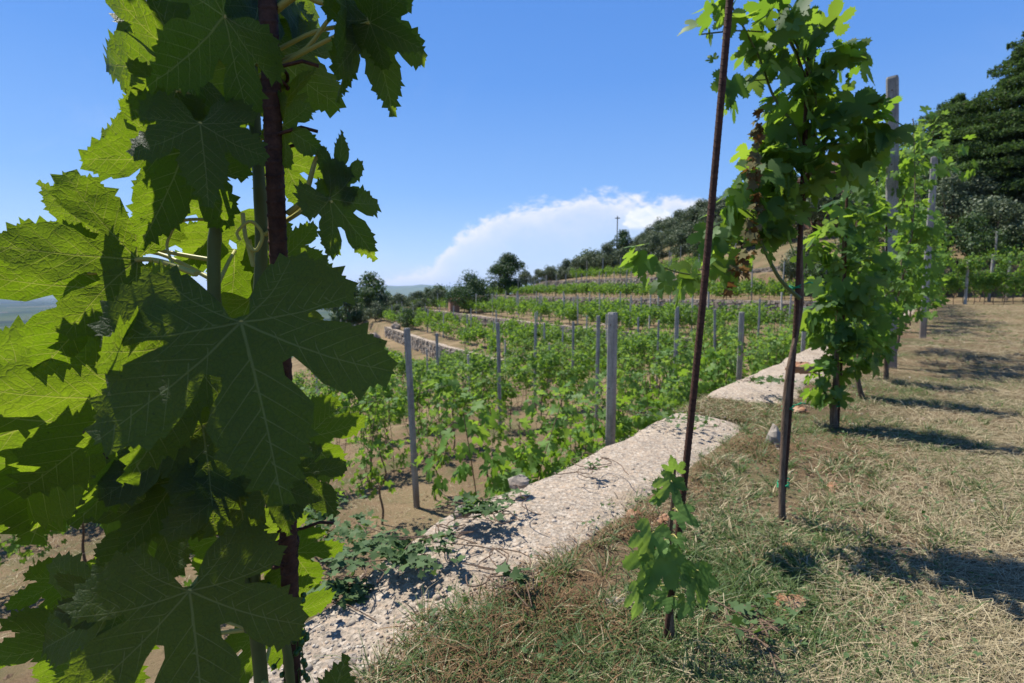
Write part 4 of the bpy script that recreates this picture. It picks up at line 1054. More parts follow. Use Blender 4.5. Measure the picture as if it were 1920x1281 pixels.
# slim pale posts of the far rows
def far_posts():
    out = []
    for d, sp, cond in ((-1.8, 4.3, cN(1)), (-4.3, 4.6, cN(1)), (-6.9, 4.4, cN(1)), (3.2, 4.2, cN(3)), (5.8, 4.4, cN(3)), (8.2, 4.6, cN(6.5)), (-10.5, 4, lambda x, y: y < 70 and x < 20), (-13, 4.2, lambda x, y: y < 70 and x < 20), (-15.5, 4.3, lambda x, y: y < 68 and x < 20), (12, 5, cN(10)), (14.5, 5, cN(13)), (20, 5, cN(20))):
        for p in clipline(offsetF(d), cond, sp): out.append((p[0]+rng.uniform(-.3, .3), p[1]+rng.uniform(-.2, .2), 2.45 if d < 0 else 2.0, .075))
    for d in (10.5, 13.5, 19.8):
        for t in np.arange(4, 32, 4.4): x, y = TD(t+d*.3, d); out.append((x, y, 1.8, .065))
    for x in (20.4, 24.5, 29): out.append((x, 26.4, 2.4, .10))
    out += [(25.9, 26.9, 2.5, .1), (23.0, 29.4, 2.2, .09), (27.6, 29.6, 2.1, .09), (19.6, 22.2, 1.9, .09), (22.2, 22.1, 1.9, .09)]
    out = [o for o in out if o[1] > 1 and abs(o[0]/o[1]) < 1.05]
    out.sort(key=lambda o: o[0]/o[1]); pm = {}
    for k, (x, y, h, w) in enumerate(out):
        key = (round(h, 2), w)
        mt = MAT['post_wood'] if h < 2.1 else MAT['post_concrete']
        if key not in pm: o = pm[key] = post_mesh(w, w, h, mt, 'vineyard_post')
        else: o = pm[key].copy(); COL.objects.link(o)
        o.location = (x, y, h1(x, y)); o.rotation_euler = (rng.normal()*.015, rng.normal()*.015, rng.uniform(0, 1.5))
        tag(o, f'slim pale trellis post, {ordn(k)} from left on the far terraces', 'post', 'slim trellis posts of the far terraces')
far_posts()

# trellis wires
def wires():
    for d, t0, t1, hs, nm in ((3.9, -1, 24, (.75, 1.5), 'of the lone grey post row'), (5.6, -1, 24, (.8, 1.5), 'of the row behind the lone grey post'), (-.66, 5.2, 24, (.9, 1.7), 'along the leafy row')):
        for k, hh in enumerate(hs):
            ts = np.linspace(t0, t1, 60); x, y = TD(ts, d); z = H(x, y)+hh-.03*np.abs(np.sin(ts*.7)); g = G(); g.tube(np.stack([x, y, z], 1), .0016, 4)
            tag(g.build('trellis_wire', MAT['post_concrete']), f"{('lower', 'upper')[k]} thin trellis wire {nm}", 'wire', 'trellis wires')
wires()

# ---------------------------------------------------------------- trees
QUAD = np.array([(-.5, -.2), (.1, -.55), (.55, .1), (.05, .6), (-.45, .35)])
def leafcloud(g, P, nr, s, mi=0):
    n = len(P); nr = nr/(np.linalg.norm(nr, axis=1)[:, None]+1e-9); r = rnd3(n); X = np.cross(nr, r); X /= np.linalg.norm(X, axis=1)[:, None]; Y = np.cross(nr, X)
    V = P[:, None]+s[:, None, None]*(QUAD[None, :, :1]*X[:, None]+QUAD[None, :, 1:]*Y[:, None]*.7)
    F = np.array([(0, 1, 2), (0, 2, 3), (0, 3, 4)]); g.add(V.reshape(-1, 3), (F[None]+(np.arange(n)*5)[:, None, None]).reshape(-1, 3), mi)
def tree_proto(name, seed, h, cw, mt, nblob, nleaf, ls, trunk_h=.3, tr=.12, flat=.8, label='x', cat='tree', group=None):
    rr = random.Random(seed); e = empty(name, (0, 0, 0), label, cat, group)
    g = G(); B = []; ch = h*(1-trunk_h)
    for k in range(nblob):
        a = rr.uniform(0, 6.28); f = rr.random()**.6; zz = rr.uniform(.12, .92)
        prof = math.sin(min(1, zz*1.05+.12)*math.pi)**.6
        c = (math.cos(a)*f*cw*.5*prof*.85, math.sin(a)*f*cw*.5*prof*.85, h*trunk_h+ch*zz); q = rr.uniform(.11, .2)*cw
        B.append((np.array(c), q))
    P = []; Nn = []
    for c, q in B:
        m = nleaf//nblob; u = rnd3(m); u /= np.linalg.norm(u, axis=1)[:, None]; rad = rng.uniform(.55, 1.1, m)
        P.append(c+u*rad[:, None]*q*np.array((1, 1, flat))); Nn.append(u+rnd3(m)*.5)
    P = np.concatenate(P); leafcloud(g, P, np.concatenate(Nn), ls*rng.uniform(.5, 1.3, len(P))); g.build('crown', mt, e)
    g = G(); g.tube(smooth([(0, 0, -.3), (rr.uniform(-.1, .1), 0, h*trunk_h*.6), (rr.uniform(-.2, .2), rr.uniform(-.2, .2), h*(trunk_h+.25))], 10), [tr, tr*.8, tr*.4], 8)
    for c, q in B[:8]: g.tube(smooth([(0, 0, h*trunk_h*.7), tuple(c*.5+np.array((0, 0, h*trunk_h*.4))), tuple(c)], 8), [tr*.5, tr*.3, tr*.12], 5)
    g.build('trunk', MAT['bark'], e); return e
def place(protos, spots, labf, group):
    spots = sorted(spots, key=lambda s: s[0]/s[1]); first = set()
    for k, (x, y, sc) in enumerate(spots):
        P = protos[k % len(protos)] if len(protos) < 9 else random.choice(protos); lab = labf(k); z = h1(x, y); rz = random.uniform(0, 6.28)
        if id(P) not in first: first.add(id(P)); P.location = (x, y, z); P.rotation_euler.z = rz; P.scale = (sc,)*3; P['label'] = lab; P['group'] = group
        else: dup(P, (x, y, z), rz, (sc*random.uniform(.9, 1.15), sc, sc*random.uniform(.9, 1.1)), lab, group)
ol = [tree_proto('olive_tree', 100+s, 4.2, 4.6, MAT['olive_leaf'], 26, 5200, .15, .22, .16) for s in range(4)]
sp = []
for d in np.arange(-18, -110, -5.0):
    for p in clipline(offsetF(d), lambda x, y: y < 150 and y > 20, 4.4):
        x, y = p+rng.uniform(-1.3, 1.3, 2)
        if abs(x/y) < 1.08 and x/y > -.05 and not (x > 40 and y < 44 and d < -24): sp.append((x, y, rng.uniform(.8, 1.15)))
sp = sorted(sp, key=lambda s: s[1])[:262]
sp += [(x, y, s) for x, y, s in ((25.5, 32.5, .85), (29.5, 32, .9), (33, 33, .95), (37, 31.5, .9), (23, 34.5, .8), (20.5, 36, .85), (27, 37, 1), (32, 38, 1.05), (38, 36, 1.05))]
sp += [((px-960)/FPX*yy, yy, sc) for px, yy, sc in ((985, 80, .7), (1008, 84, .75), (1030, 80, .8), (1055, 86, .85), (1078, 82, .8), (1120, 86, .95), (1140, 90, .9), (1185, 92, 1.0), (1205, 88, .95), (1062, 92, .95), (1232, 92, 1.0), (1258, 96, 1.05), (1290, 94, 1.0), (1320, 98, 1.1))]
place(ol, sp, lambda k: f'grey-green olive tree, {ordn(k)} from left in the hillside grove', 'olive trees of the hillside grove')
ol2 = [tree_proto('olive_bush', 120+s, 2.8, 4.2, MAT['olive_leaf'], 18, 3000, .14, .1, .1) for s in range(2)]
place(ol2, [(-16.5, 62, .8), (-13.5, 60, .7), (-12, 66, .9), (-18, 72, 1.1), (-10.5, 58, .75), (-9.3, 64, .9), (-7.4, 70, .9), (-20, 66, 1), (-15.5, 70, 1.0), (-5.5, 76, 1.0), (-2.5, 82, 1.1), (-23, 80, 1.2), (-11.4, 55, .6)],
      lambda k: f'low silvery bush, {ordn(k)} from the left on the edge left of the far terraces', 'silvery bushes left of the far terraces')
ol3 = [tree_proto('olive_bush', 130+s, 2.6, 3.8, MAT['wood_leaf'], 18, 3400, .13, .04, .1) for s in range(2)]
hs = [(x, 31+.3*math.sin(x*3), 1.0+.15*math.sin(x*5)) for x in np.arange(18.5, 39, 2.3)]
hs += [(float(p[0]), float(p[1]), .8+.15*math.sin(p[0]*9)) for p in clipline(offsetF(-18), lambda x, y: y < 62 and y > 33 and x < 24, 3.0)]
place(ol3, hs, lambda k: f'green shrub, {ordn(k)} from the left along the foot of the olive grove', 'shrubs along the foot of the olive grove')
wd = [tree_proto('broadleaf_tree', 140+s, 6, 6, MAT['wood_leaf'], 22, 3200, .26, .15, .2) for s in range(3)]
sw = []
for k in range(60):
    y = rng.uniform(60, 130); u = rng.uniform(-.36, -.12); sw.append((u*y, y, rng.uniform(.7, 1.15)))
for k in range(46):
    y = rng.uniform(40, 120); u = rng.uniform(-1.08, -.42); sw.append((u*y-6, y, rng.uniform(.7, 1.1)))
sw = [q for q in sw if q[0] < -19-.0*q[1] or q[1] > 95]
place(wd, sw, lambda k: f'dark green broadleaf tree, {ordn(k)} from the left in the wood below the terraces', 'trees of the wood below the terraces')
def single(e, px, py_base, y, label, sc=1, dz=0):
    x = (px-960)/FPX*y; e.location = (x, y, h1(x, y)+dz); e['label'] = label; e.scale = (sc,)*3; return e
single(tree_proto('broadleaf_tree', 201, 5.6, 6.0, MAT['dark_leaf'], 60, 13000, .17, .12, .25), 953, 545, 70, 'round dark tree standing alone against the sky at the end of the upper terrace')
single(tree_proto('broadleaf_tree', 202, 4.0, 6.0, MAT['dark_leaf'], 40, 9000, .13, .05, .2), 882, 575, 54, 'dark spreading tree over the small pink hut')
single(tree_proto('broadleaf_tree', 203, 2.2, 2.6, MAT['wood_leaf'], 14, 2400, .1, .08, .1), 762, 600, 48, 'small round green bush on the terrace corner')
single(tree_proto('broadleaf_tree', 204, 5.6, 6.4, MAT['wood_leaf'], 24, 2600, .24, .2, .22), 1098, 490, 88, 'loose pale tree rising above the olives left of the tall pole')
single(tree_proto('broadleaf_tree', 205, 5, 5.5, MAT['dark_leaf'], 24, 5000, .2, .15, .22), 1166, 450, 93, 'dark rounded tree at the foot of the tall thin pole', dz=2.0)

# cedars and cypresses on the right
def cedar(name, loc, h, rad, label, seed, nbr=150, lean=0):
    rr = random.Random(seed); e = empty(name, loc, label, 'conifer'); g = G(); gb = G()
    gb.tube(smooth([(0, 0, -.5), (lean*.3, 0, h*.4), (lean, 0, h*.97)], 14), [.5, .35, .05], 10)
    for k in range(nbr):
        f = (k+.5)/nbr; z = h*(.06+.92*f)
        prof = (1-f)**.72*(.55+.2*math.sin(k*1.7)+.55*rr.random())
        L = max(.5, rad*prof); a = k*2.399+rr.uniform(-.3, .3); d = np.array((math.cos(a), math.sin(a), 0.)); s = np.array((-d[1], d[0], 0))
        o = np.array((lean*f, 0, z)); q = np.linspace(0, 1, 6)
        rise = rr.uniform(.02, .2)*L
        path = np.array([o+d*L*t+np.array((0, 0, rise*math.sin(t*2.2)-.10*L*t*t)) for t in q]); gb.tube(path, [.10*(1-f)+.03, .02], 4, 0, False)
        m = int(110+L*150); t = rng.uniform(.12, 1.03, m)**.8; w = rng.normal(size=m)*.20*L*np.sin(np.clip(t, 0, 1)*2.7+.25)
        P = np.stack([np.interp(t, q, path[:, i]) for i in range(3)], 1)+s*w[:, None]+np.array((0, 0, 1))*(rng.normal(size=m)*.13-.10*np.abs(w))[:, None]
        nn = np.array((0, 0, 1.))+rnd3(m)*.9; leafcloud(g, P, nn, rng.uniform(.07, .21, m)*(1 if h > 12 else .8))
    g.build('crown', MAT['cedar_leaf'], e); gb.build('trunk', MAT['bark'], e)
def pz(px, y, py): return at(px, py, y)
def ceds():
    for name, px, y, ytop, rad, lab, sd, nb in (('cedar', 1903, 44, 30, 9.5, 'tall dark cedar with layered branches at the right edge', 5, 230),
                                             ('cedar', 1762, 48, 178, 10.2, 'lower spreading cedar joined to the left of the tall one', 6, 200),
                                             ('cypress', 1590, 62, 235, 3.6, 'very dark conifer behind the leafy vines, left of the tall grey post', 7, 120),
                                             ('cypress', 1650, 60, 290, 4.4, 'dark conifer seen behind the top of the tall grey post', 8, 120)):
        x = (px-960)/FPX*y; z0 = h1(x, y); top = at(px, ytop, y)[2]; cedar(name, (x, y, z0), top-z0, rad, lab, sd, nb)
ceds()
brs = [tree_proto('broadleaf_tree', 220+s, 6.5, 6.5, MAT['wood_leaf'], 30, 5200, .24, .12, .25) for s in range(2)]
place(brs, [(41, 42, 1.0), (36, 43, .8), (46, 45, .9), (33, 47, .8), (29, 50, .7), (24, 53, .7)], lambda k: f'bright green broadleaf tree, {ordn(k)} from the left between the cedars and the olives', 'green trees in front of the cedars')

# ---------------------------------------------------------------- houses, poles
def house(loc, w, d, h, rz, label, name='stone_house', rh=1.2, win=True):
    e = empty(name, loc, label, 'house', rz=rz)
    g = G(); g.box((0, 0, h/2-.5), (w, d, h+1)); g.build('wall', MAT['pink_plaster'], e, smooth=False)
    g = G(); o = .35 if w > 3 else .06; V = [(-w/2-o, -d/2-o, h), (w/2+o, -d/2-o, h), (w/2+o, d/2+o, h), (-w/2-o, d/2+o, h), (-w/2-o, 0, h+rh), (w/2+o, 0, h+rh)]
    V = V+[(x, y, z+.14) for x, y, z in V]
    F3 = [(0, 4, 3), (1, 2, 5), (6, 9, 10), (7, 11, 8)]
    g.add(V, F3); g.add(V, [(6, 7, 11, 10), (8, 9, 10, 11), (0, 1, 5, 4), (2, 3, 4, 5), (0, 1, 7, 6), (2, 3, 9, 8), (0, 3, 9, 6), (1, 2, 8, 7)])
    g.add([(-w/2, -d/2, h), (-w/2, d/2, h), (-w/2, 0, h+rh*.9), (w/2, -d/2, h), (w/2, d/2, h), (w/2, 0, h+rh*.9)], [(0, 2, 1), (3, 4, 5)])
    g.build('roof', MAT['roof_tile'], e, smooth=False)
    if win:
        n = max(1, int(w/3))
        for k in range(n):
            x = -w/2+w*(k+.5)/n; f = G(); f.box((x, -d/2-.02, h*.55), (.9, .08, 1.2)); fo = f.build('window', MAT['post_wood'], e, smooth=False)
            q = G(); q.box((x, -d/2-.045, h*.55), (.74, .06, 1.04)); q.build('pane', MAT['window_glass'], fo, smooth=False)
    return e
xh, yh = at(1604, 395, 52)[:2]; house((xh, yh, h1(xh, yh)-.5), 8, 6, 4.2, .2, 'pinkish house half hidden behind leafy vines and the dark conifer')
xh, yh = at(851, 565, 54.8)[:2]; house((xh, yh, h1(xh, yh)), 1.0, 1.2, 1.25, .3, 'tiny pink hut under the dark spreading tree', 'garden_hut', .25, False)
xh, yh = at(1345, 405, 140)[:2]; house((xh, yh, at(1345, 418, 140)[2]-3), 18, 8, 2.6, .1, 'low reddish roof on the skyline left of the withered clusters', rh=1.4)
def pole(px, ytop, ybase, y, r, label):
    b = at(px, ybase, y); t = at(px, ytop, y); z0 = min(h1(b[0], b[1]), b[2]); e = empty('utility_pole', (b[0], b[1], z0), label, 'pole', 'poles on the skyline')
    g = G(); g.tube([(0, 0, 0), (0, 0, t[2]-z0)], [r, r*.7], 8); g.build('shaft', MAT['post_concrete'], e)
    g = G(); g.box((0, 0, t[2]-z0-.4), (r*7, r*1.2, r*1.2)); g.build('crossarm', MAT['post_concrete'], e, smooth=False)
pole(1157, 405, 450, 95, .13, 'tall thin pole on the skyline in front of the cloud')
pole(1212, 434, 460, 110, .10, 'small faint pole right of the tall skyline pole')
pole(889, 514, 540, 85, .08, 'tiny pole left of the round dark tree')
# boulders by the terrace corner
def rock(name, p, s, label, mt, group=None, seed=0, cat='stone', rz=0):
    r = np.random.default_rng(seed); n1, n2 = 9, 14; V = []
    for i in range(n1):
        for j in range(n2):
            th = math.pi*i/(n1-1); ph = 2*math.pi*j/n2; q = 1+.22*math.sin(2*ph+seed)*math.sin(th)+.16*math.sin(3*th+ph*2+seed)+.05*r.normal()
            V.append((s[0]*q*math.sin(th)*math.cos(ph), s[1]*q*math.sin(th)*math.sin(ph), s[2]*q*math.cos(th)))
    F = [(i*n2+j, (i+1)*n2+j, (i+1)*n2+(j+1) % n2, i*n2+(j+1) % n2) for i in range(n1-1) for j in range(n2)]
    g = G(); g.add(V, F); o = g.build(name, mt, smooth=False); o.location = p; o.rotation_euler.z = rz; return tag(o, label, cat, group)
for k, (px, py, y) in enumerate(((702, 588, 50), (742, 592, 49), (806, 572, 55), (900, 556, 60), (820, 582, 54))):
    x = (px-960)/FPX*y; rock('boulder', (x, y, h1(x, y)+.3), (.5, .45, .4), ('grey boulder at the left end of the terrace corner', 'dark rock beside the small round bush', 'pale boulder next to the pink hut', 'grey block heap right of the pink hut', 'small pale rock below the pink hut')[k], MAT['stone'], 'boulders by the hut', k+3, 'boulder')
OS = [((1484, 1118), (.035, .022, .012), 'orange flat stone in the grass at the bottom right', 'orange_stone'), ((1563, 908), (.035, .018, .010), 'pale orange stone by the shadows', 'orange_stone'), ((1480, 1015), (.013, .010, .008), 'small orange stone left of the shadowed straw', 'orange_stone'),
      ((1452, 828), (.025, .04, .05), 'grey upright stone at the foot of the brown trunk', 'stone'), ((1250, 972), (.03, .022, .016), 'reddish clod stone behind the leaning rod', 'orange_stone'), ((1500, 770), (.04, .03, .02), 'orange stone on the soil beside the wall end', 'orange_stone'),
      ((1190, 958), (.022, .018, .012), 'reddish stone on the near wall edge', 'orange_stone'), ((1160, 1128), (.035, .022, .010), 'grey flat stone in the green weeds', 'stone'), ((1640, 1105), (.02, .014, .008), 'small pale stone near the straw at the bottom right', 'orange_stone'), ((1530, 1058), (.012, .010, .007), 'tiny rust coloured pebble in the straw', 'orange_stone')]
for k, ((px, py), s, lab, mt) in enumerate(OS):
    x, y = gpt(px, py); rock('stone', (x, y, h1(x, y)+s[2]*.35), s, lab, MAT[mt], 'loose stones on the grass', k, rz=k*.9)
for k, (px, py, s, lab) in enumerate(((1502, 693, (.07, .05, .03), 'rounded reddish stone on top of the far stretch of wall'), (628, 1192, (.012, .014, .008), 'biggest cream pebble on the wall at the bottom'), (658, 1182, (.010, .009, .006), 'smooth grey pebble beside the cream one on the wall'), (972, 908, (.035, .02, .018), 'cream stone at the left edge of the wall top'), (868, 962, (.022, .02, .014), 'rounded grey stone at the wall edge by the ivy'))):
    x, y = gpt(px, py, .03 if k else .13); rock('wall_stone', (x, y, (.13 if k == 0 else (-.02 if py > 1100 else .03))+s[2]*.3), s, lab, MAT['stone'] if k else MAT['orange_stone'], 'stones on the wall top', 40+k)

# ---------------------------------------------------------------- straw, grass, weeds, ivy
def blades(g, P, D, L, w, lift, curve=0.0, mi=0, seg=2):
    """ribbon blades: base P, direction D (unit 3d), length L, width w; `curve` bends them to the ground"""
    n = len(P); up = np.array((0, 0, 1.)); s = np.cross(D, up+rnd3(n)*.3); s /= np.linalg.norm(s, axis=1)[:, None]+1e-9
    rows = []
    side = rnd3(n)*np.array((1, 1, 0))*.25
    for k in range(seg+1):
        f = k/seg; c = P+D*(L*f)[:, None]+side*(L*f*f)[:, None]*curve+np.array((0, 0, 1))*(-curve*L*f*f*.5)[:, None]; ww = (w*(1-.75*f))[:, None]
        rows += [c-s*ww, c+s*ww]
    V = np.stack(rows, 1).reshape(-1, 3); m = 2*(seg+1)
    F = np.array([(2*k, 2*k+1, 2*k+3, 2*k+2) for k in range(seg)]); g.add(V, (F[None]+(np.arange(n)*m)[:, None, None]).reshape(-1, 4), mi)
def field(n, r0, r1, u0=-.55, u1=1.15, dmax=-.31):
    r = np.exp(rng.uniform(math.log(r0), math.log(r1), n)); u = rng.uniform(u0, u1, n); x = u*r; y = r
    t, d = td(x, y); k = (d < dmax+.16*(fbm(t*3.6, t*0, 4)-.45)) & (y < 26)
    x, y = x[k], y[k]; return x, y, H(x, y)
def lay_straw():
    g = G(); x, y, z = field(230000, .55, 22); t, d = td(x, y)
    dens = fbm(x*2.2, y*2.2, 4, 21)*1.0+.55*sstep(-.5, -1.3, d)-.1*sstep(2.5, .6, y)*sstep(-1.3, -.4, d)
    k = rng.random(len(x)) < sstep(.36, .95, dens); x, y, z = x[k], y[k], z[k]; n = len(x)
    sw = fbm(x*1.1, y*1.1, 2, 31)*9; a = sw+rng.normal(size=n)*.9
    D = np.stack([np.cos(a), np.sin(a), rng.normal(size=n)*.10], 1); sc = np.clip(.5+y*.2, .55, 3.4)
    L = rng.uniform(.03, .13, n)*np.clip(sc, .7, 1.6); blades(g, np.stack([x, y, z+rng.uniform(.002, .022, n)], 1)-D*(L*.5)[:, None], D, L, rng.uniform(.0004, .0010, n)*sc, 0, .25)
    tag(g.build('straw', MAT['straw']), 'cut dry straw lying over the grassy terrace', 'straw', kind='stuff')
    g = G(); x, y, z = field(260000, .55, 22); t, d = td(x, y)
    dens = fbm(x*1.9+9, y*1.9, 4, 5)+.10*sstep(-1.5, -.5, d)*sstep(2.2, .7, y)
    k = rng.random(len(x)) < sstep(.44, .74, dens); x, y, z = x[k], y[k], z[k]; n = len(x); a = rng.uniform(0, 6.3, n)
    D = np.stack([np.cos(a)*.75, np.sin(a)*.75, rng.uniform(.2, 1.1, n)], 1); D /= np.linalg.norm(D, axis=1)[:, None]; sc = np.clip(.6+y*.2, .6, 3.4)
    blades(g, np.stack([x, y, z-.002], 1), D, rng.uniform(.012, .045, n)*np.clip(sc, .8, 1.5)*(1+1.2*sstep(-1.3, -.5, td(x, y)[1])*sstep(1.6, .8, y)), rng.uniform(.0008, .0018, n)*sc, 0, .5)
    tag(g.build('grass', MAT['grass_blade']), 'short green grass between the straw on the terrace', 'grass', kind='stuff')
    # brown dead weeds along the wall
    g = G(); n = 26000; t = np.exp(rng.uniform(math.log(.3), math.log(9), n)); d = -.36-np.abs(rng.normal(size=n))*.13; x, y = TD(t, d)
    dens = fbm(x*4, y*4, 3, 77); k = rng.random(n) < .85*sstep(.42, .6, dens); x, y = x[k], y[k]; n = len(x); z = H(x, y); a = rng.uniform(0, 6.3, n)
    D = np.stack([np.cos(a), np.sin(a), rng.uniform(.1, 1.3, n)], 1); D /= np.linalg.norm(D, axis=1)[:, None]
    blades(g, np.stack([x, y, z+rng.uniform(-.002, .02, n)], 1), D, rng.uniform(.01, .05, n), rng.uniform(.0006, .0016, n), 0, .6)
    tag(g.build('dead_weeds', MAT['dry_weed']), 'brown dead weeds along the edge of the concrete wall', 'weeds', kind='stuff')
    g = G(); x, y, z = field(2600, .6, 14, -.5, 1.1); k = fbm(x*1.3+4, y*1.3, 3, 12) > .42; x, y, z = x[k], y[k], z[k]; m = 26
    n = len(x)*m; cx = np.repeat(x, m); cy = np.repeat(y, m); cz = np.repeat(z, m); sz = np.repeat(rng.uniform(.5, 1.3, len(x)), m); a = rng.uniform(0, 6.3, n); q = rng.uniform(0, .02, n)*sz
    D = np.stack([np.cos(a)*.55, np.sin(a)*.55, rng.uniform(.5, 1.2, n)], 1); D /= np.linalg.norm(D, axis=1)[:, None]; P = np.stack([cx+np.cos(a)*q, cy+np.sin(a)*q, cz-.003], 1)
    st = rng.random(n) < np.repeat(rng.choice([.1, .3, .8], len(x)), m); L = rng.uniform(.03, .075, n)*sz; w = rng.uniform(.0007, .0016, n)*(1+cy*.15)
    blades(g, P[~st], D[~st], L[~st], w[~st], 0, .7, 0, 3); blades(g, P[st], D[st], L[st], w[st], 0, .9, 1, 3)
    tag(g.build('grass_tufts', [MAT['grass_blade'], MAT['straw']]), 'upright tufts of green and dried grass on the terrace', 'grass', kind='stuff')
    # clods and small stones on the bare soil
    I0 = np.array([(0, 0, .7), (.9, 0, .1), (.3, .85, .15), (-.7, .5, .1), (-.7, -.5, .15), (.3, -.85, .1), (0, 0, -.6)]); F0 = np.array([(0, 1, 2), (0, 2, 3), (0, 3, 4), (0, 4, 5), (0, 5, 1), (6, 2, 1), (6, 3, 2), (6, 4, 3), (6, 5, 4), (6, 1, 5)])
    def clods(n, t0, t1, d0, d1, s0, s1, mt, name, lab):
        t = t0+(t1-t0)*rng.random(n)**1.6; d = rng.uniform(d0, d1, n); x, y = TD(t, d); k = y > .4; x, y = x[k], y[k]; n = len(x)
        sc = np.exp(rng.uniform(math.log(s0), math.log(s1), n))[:, None, None]*rng.uniform(.7, 1.3, (n, 7, 3)); V = I0[None]*sc+np.stack([x, y, H(x, y)], 1)[:, None]
        g = G(); g.add(V.reshape(-1, 3), (F0[None]+(np.arange(n)*7)[:, None, None]).reshape(-1, 3)); tag(g.build(name, MAT[mt], smooth=False), lab, 'clods', kind='stuff')
    clods(9000, -5, 24, .2, 8, .006, .035, 'clod', 'soil_clods', 'brown clods on the soil of the terrace below the wall')
    clods(7000, .3, 16, -3.6, -.33, .002, .010, 'clod', 'soil_crumbs', 'crumbs of brown soil among the straw beside the wall')
    clods(500, .3, 16, -3.6, -.33, .004, .013, 'stone', 'gravel', 'small pale gravel among the straw beside the wall')
    # the gap between two stretches of the wall
    n = 5000; t = rng.uniform(2.33, 2.80, n); d = rng.uniform(-.36, -.0, n); x, y = TD(t, d); a = rng.uniform(0, 6.3, n)
    D = np.stack([np.cos(a), np.sin(a), rng.uniform(.0, .9, n)], 1); D /= np.linalg.norm(D, axis=1)[:, None]; P = np.stack([x, y, H(x, np.array(y))*0+H(*TD(t, np.minimum(d, -.05)))+.004], 1)
    g = G(); L = rng.uniform(.02, .07, n); w = rng.uniform(.0007, .0018, n); q = rng.integers(0, 3, n)
    for j in range(3): blades(g, P[q == j], D[q == j], L[q == j], w[q == j], 0, .7, j)
    tag(g.build('gap_weeds', [MAT['dry_weed'], MAT['grass_blade'], MAT['straw']]), 'dry weeds and grass filling the gap between two stretches of wall', 'weeds', kind='stuff')
    # broad-leaved weeds
    g = G(); x, y, z = field(60000, .55, 9, -.6, 1.1); n = len(x); a = rng.uniform(0, 6.3, n); D = np.stack([np.cos(a), np.sin(a), rng.normal(size=n)*.12], 1); sc = np.clip(.5+y*.2, .55, 3)
    k = rng.random(n) < sstep(.4, .7, fbm(x*1.5+40, y*1.5, 3, 91)); L = rng.uniform(.01, .06, n)[k]
    blades(g, np.stack([x, y, z+rng.uniform(.001, .02, n)], 1)[k], D[k], L, (rng.uniform(.0005, .0018, n)*sc)[k], 0, .6)
    tag(g.build('withered_clippings', MAT['dry_weed']), 'brown withered clippings lying between straw and grass', 'clippings', kind='stuff')
    g = G(); x, y, z = field(9000, .55, 5, -.5, 1.0); t, d = td(x, y); dens = fbm(x*2.4+3, y*2.4, 3, 55)+.25*sstep(-1.4, -.5, d)
    k = rng.random(len(x)) < sstep(.5, .85, dens); x, y, z = x[k], y[k], z[k]; n = len(x)
    scatter(g, np.stack([x, y, z+rng.uniform(.003, .03, n)], 1), rnd3(n)*np.array((1, 1, .3)), rnd3(n)*.45+np.array((0, 0, 1)), rng.uniform(.004, .010, n), 'low')
    tag(g.build('leafy_weeds', MAT['ivy_leaf']), 'small round-leaved weeds in the grass beside the wall', 'weeds', kind='stuff')
    # dry grass of the lower terraces
    g = G(); n = 170000; t = -5+31*rng.random(n)**1.7; d = rng.uniform(.3, 8, n); x, y = TD(t, d); k = (y > .5) & (rng.random(n) < sstep(.35, .75, fbm(x*1.2, y*1.2, 4, 15)+.05)); x, y = x[k], y[k]; n = len(x)
    a = rng.uniform(0, 6.3, n); D = np.stack([np.cos(a)*.9, np.sin(a)*.9, rng.uniform(.05, .7, n)], 1); D /= np.linalg.norm(D, axis=1)[:, None]
    mi = (rng.random(n) < .42); P = np.stack([x, y, H(x, y)], 1); L = rng.uniform(.03, .10, n); w = rng.uniform(.0012, .0035, n)
    blades(g, P[mi], D[mi], L[mi]*.7, w[mi], 0, .5, 0); blades(g, P[~mi], D[~mi], L[~mi], w[~mi], 0, .5, 1)
    tag(g.build('dry_grass', [MAT['grass_blade'], MAT['straw']]), 'dry tufty grass on the terrace below the wall', 'grass', kind='stuff')
lay_straw()
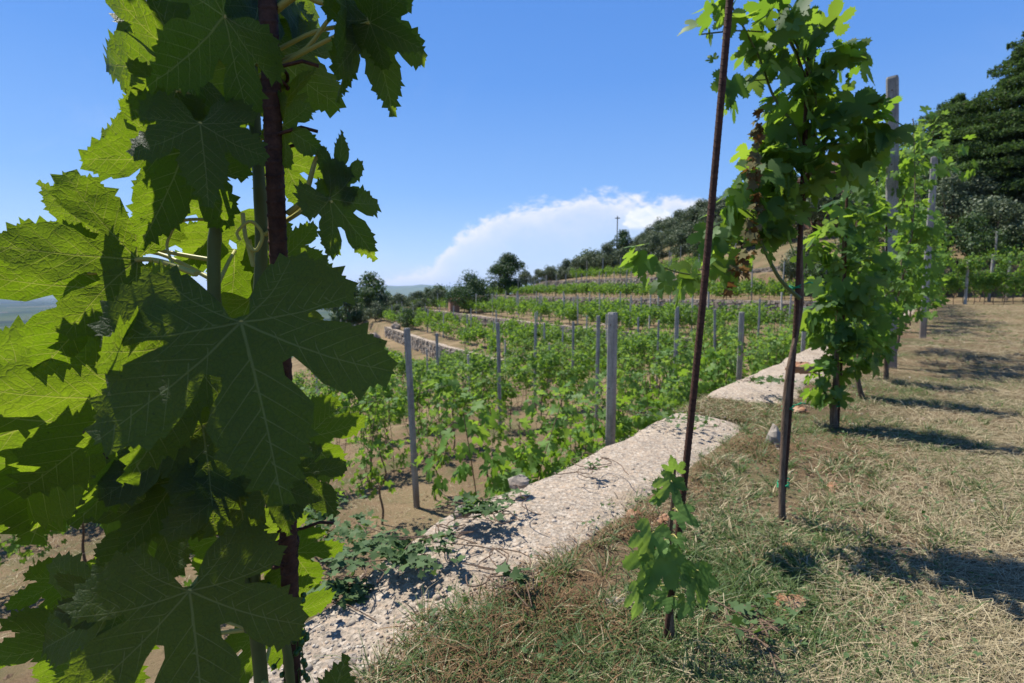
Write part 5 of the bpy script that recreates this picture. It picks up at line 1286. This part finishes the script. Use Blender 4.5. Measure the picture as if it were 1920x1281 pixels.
def ivy(pts, n, size, label, spread=.06, z=.04, name='ivy'):
    c = np.array([(*gpt(px, py, z), z) for px, py in pts]); e = empty(name, tuple(c[0]), label, 'ivy', 'ivy trailing over the wall'); b = c[0]
    P = smooth(c, 30) if len(c) > 1 else np.repeat(c, 30, 0); i = rng.integers(0, 30, n)
    Q = P[i]-b+rng.normal(size=(n, 3))*np.array((spread, spread, .008)); Q[:, 2] = np.abs(Q[:, 2])+.012
    g = G(); scatter(g, Q, rnd3(n)*np.array((1, 1, .35)), rnd3(n)*.4+np.array((0, 0, 1)), rng.uniform(.5, 1.2, n)*size, 'low'); g.build('foliage', MAT['ivy_leaf'], e)
    g = G()
    for k in range(6):
        s = P[rng.integers(0, 30)]-b; q = np.cumsum(np.concatenate([[s], rng.normal(size=(5, 3))*np.array((.03, .03, .002))]), 0); q[:, 2] = np.abs(q[:, 2])*.3+.012; g.tube(smooth(q, 12), .0013, 5)
    g.build('stem', MAT['bark'], e)
ivy([(640, 1075), (700, 1040), (780, 1050), (800, 1065)], 240, .018, 'thickest ivy patch trailing over the near wall beside the dark vine', .035, -.0)
ivy([(590, 1130), (640, 1120), (665, 1130)], 120, .016, 'ivy sprig low on the near wall next to the dark rod', .02, -.05)
ivy([(820, 1010), (840, 1030)], 30, .013, 'small ivy sprig hanging on the wall top between two larger patches', .015, .02)
ivy([(860, 960), (900, 965), (940, 968)], 90, .017, 'ivy runner lying along the left wall edge', .025, .03)
ivy([(900, 945), (980, 942)], 26, .012, 'thin ivy strand behind the runner on the wall', .02, .03)
ivy([(1112, 878), (1118, 890)], 22, .013, 'little green weed growing alone on the bare wall top', .016, .03)
ivy([(1395, 722), (1440, 718), (1462, 720)], 70, .022, 'green creeper across the middle of the far wall stretch', .05, .08)
ivy([(1200, 780), (1260, 790), (1330, 800)], 110, .016, 'creeper and weeds in the gap between two stretches of wall', .05, .03)
ivy([(560, 1010), (590, 960), (620, 1020), (680, 1010)], 260, .021, 'ivy bush hanging over the outer face of the wall near the dark vine', .05, -.12)
ivy([(1408, 1175), (1420, 1185)], 24, .016, 'pale green leafy weed at the bottom edge of the grass', .03, .02, 'leafy_weed')
ivy([(960, 1090), (985, 1100)], 10, .022, 'withered leaves lying on the weeds beside the wall', .015, .02, 'leafy_weed')

# ---------------------------------------------------------------- the air
def haze():
    g = G(); g.box((0, 0, 60), (36000, 36000, 380)); m = bpy.data.materials.new('haze'); m.use_nodes = True; nt = m.node_tree; nt.nodes.clear()
    o = nd(nt, 'ShaderNodeOutputMaterial'); v = nd(nt, 'ShaderNodeVolumePrincipled'); v.inputs['Density'].default_value = 4.2e-5
    v.inputs['Color'].default_value = (.45, .62, 1.0, 1); v.inputs['Anisotropy'].default_value = .2; lk(nt, v.outputs[0], o.inputs['Volume'])
    tag(g.build('haze', m, smooth=False), 'pale blue summer haze over the distant plain', 'haze', kind='stuff')
haze()
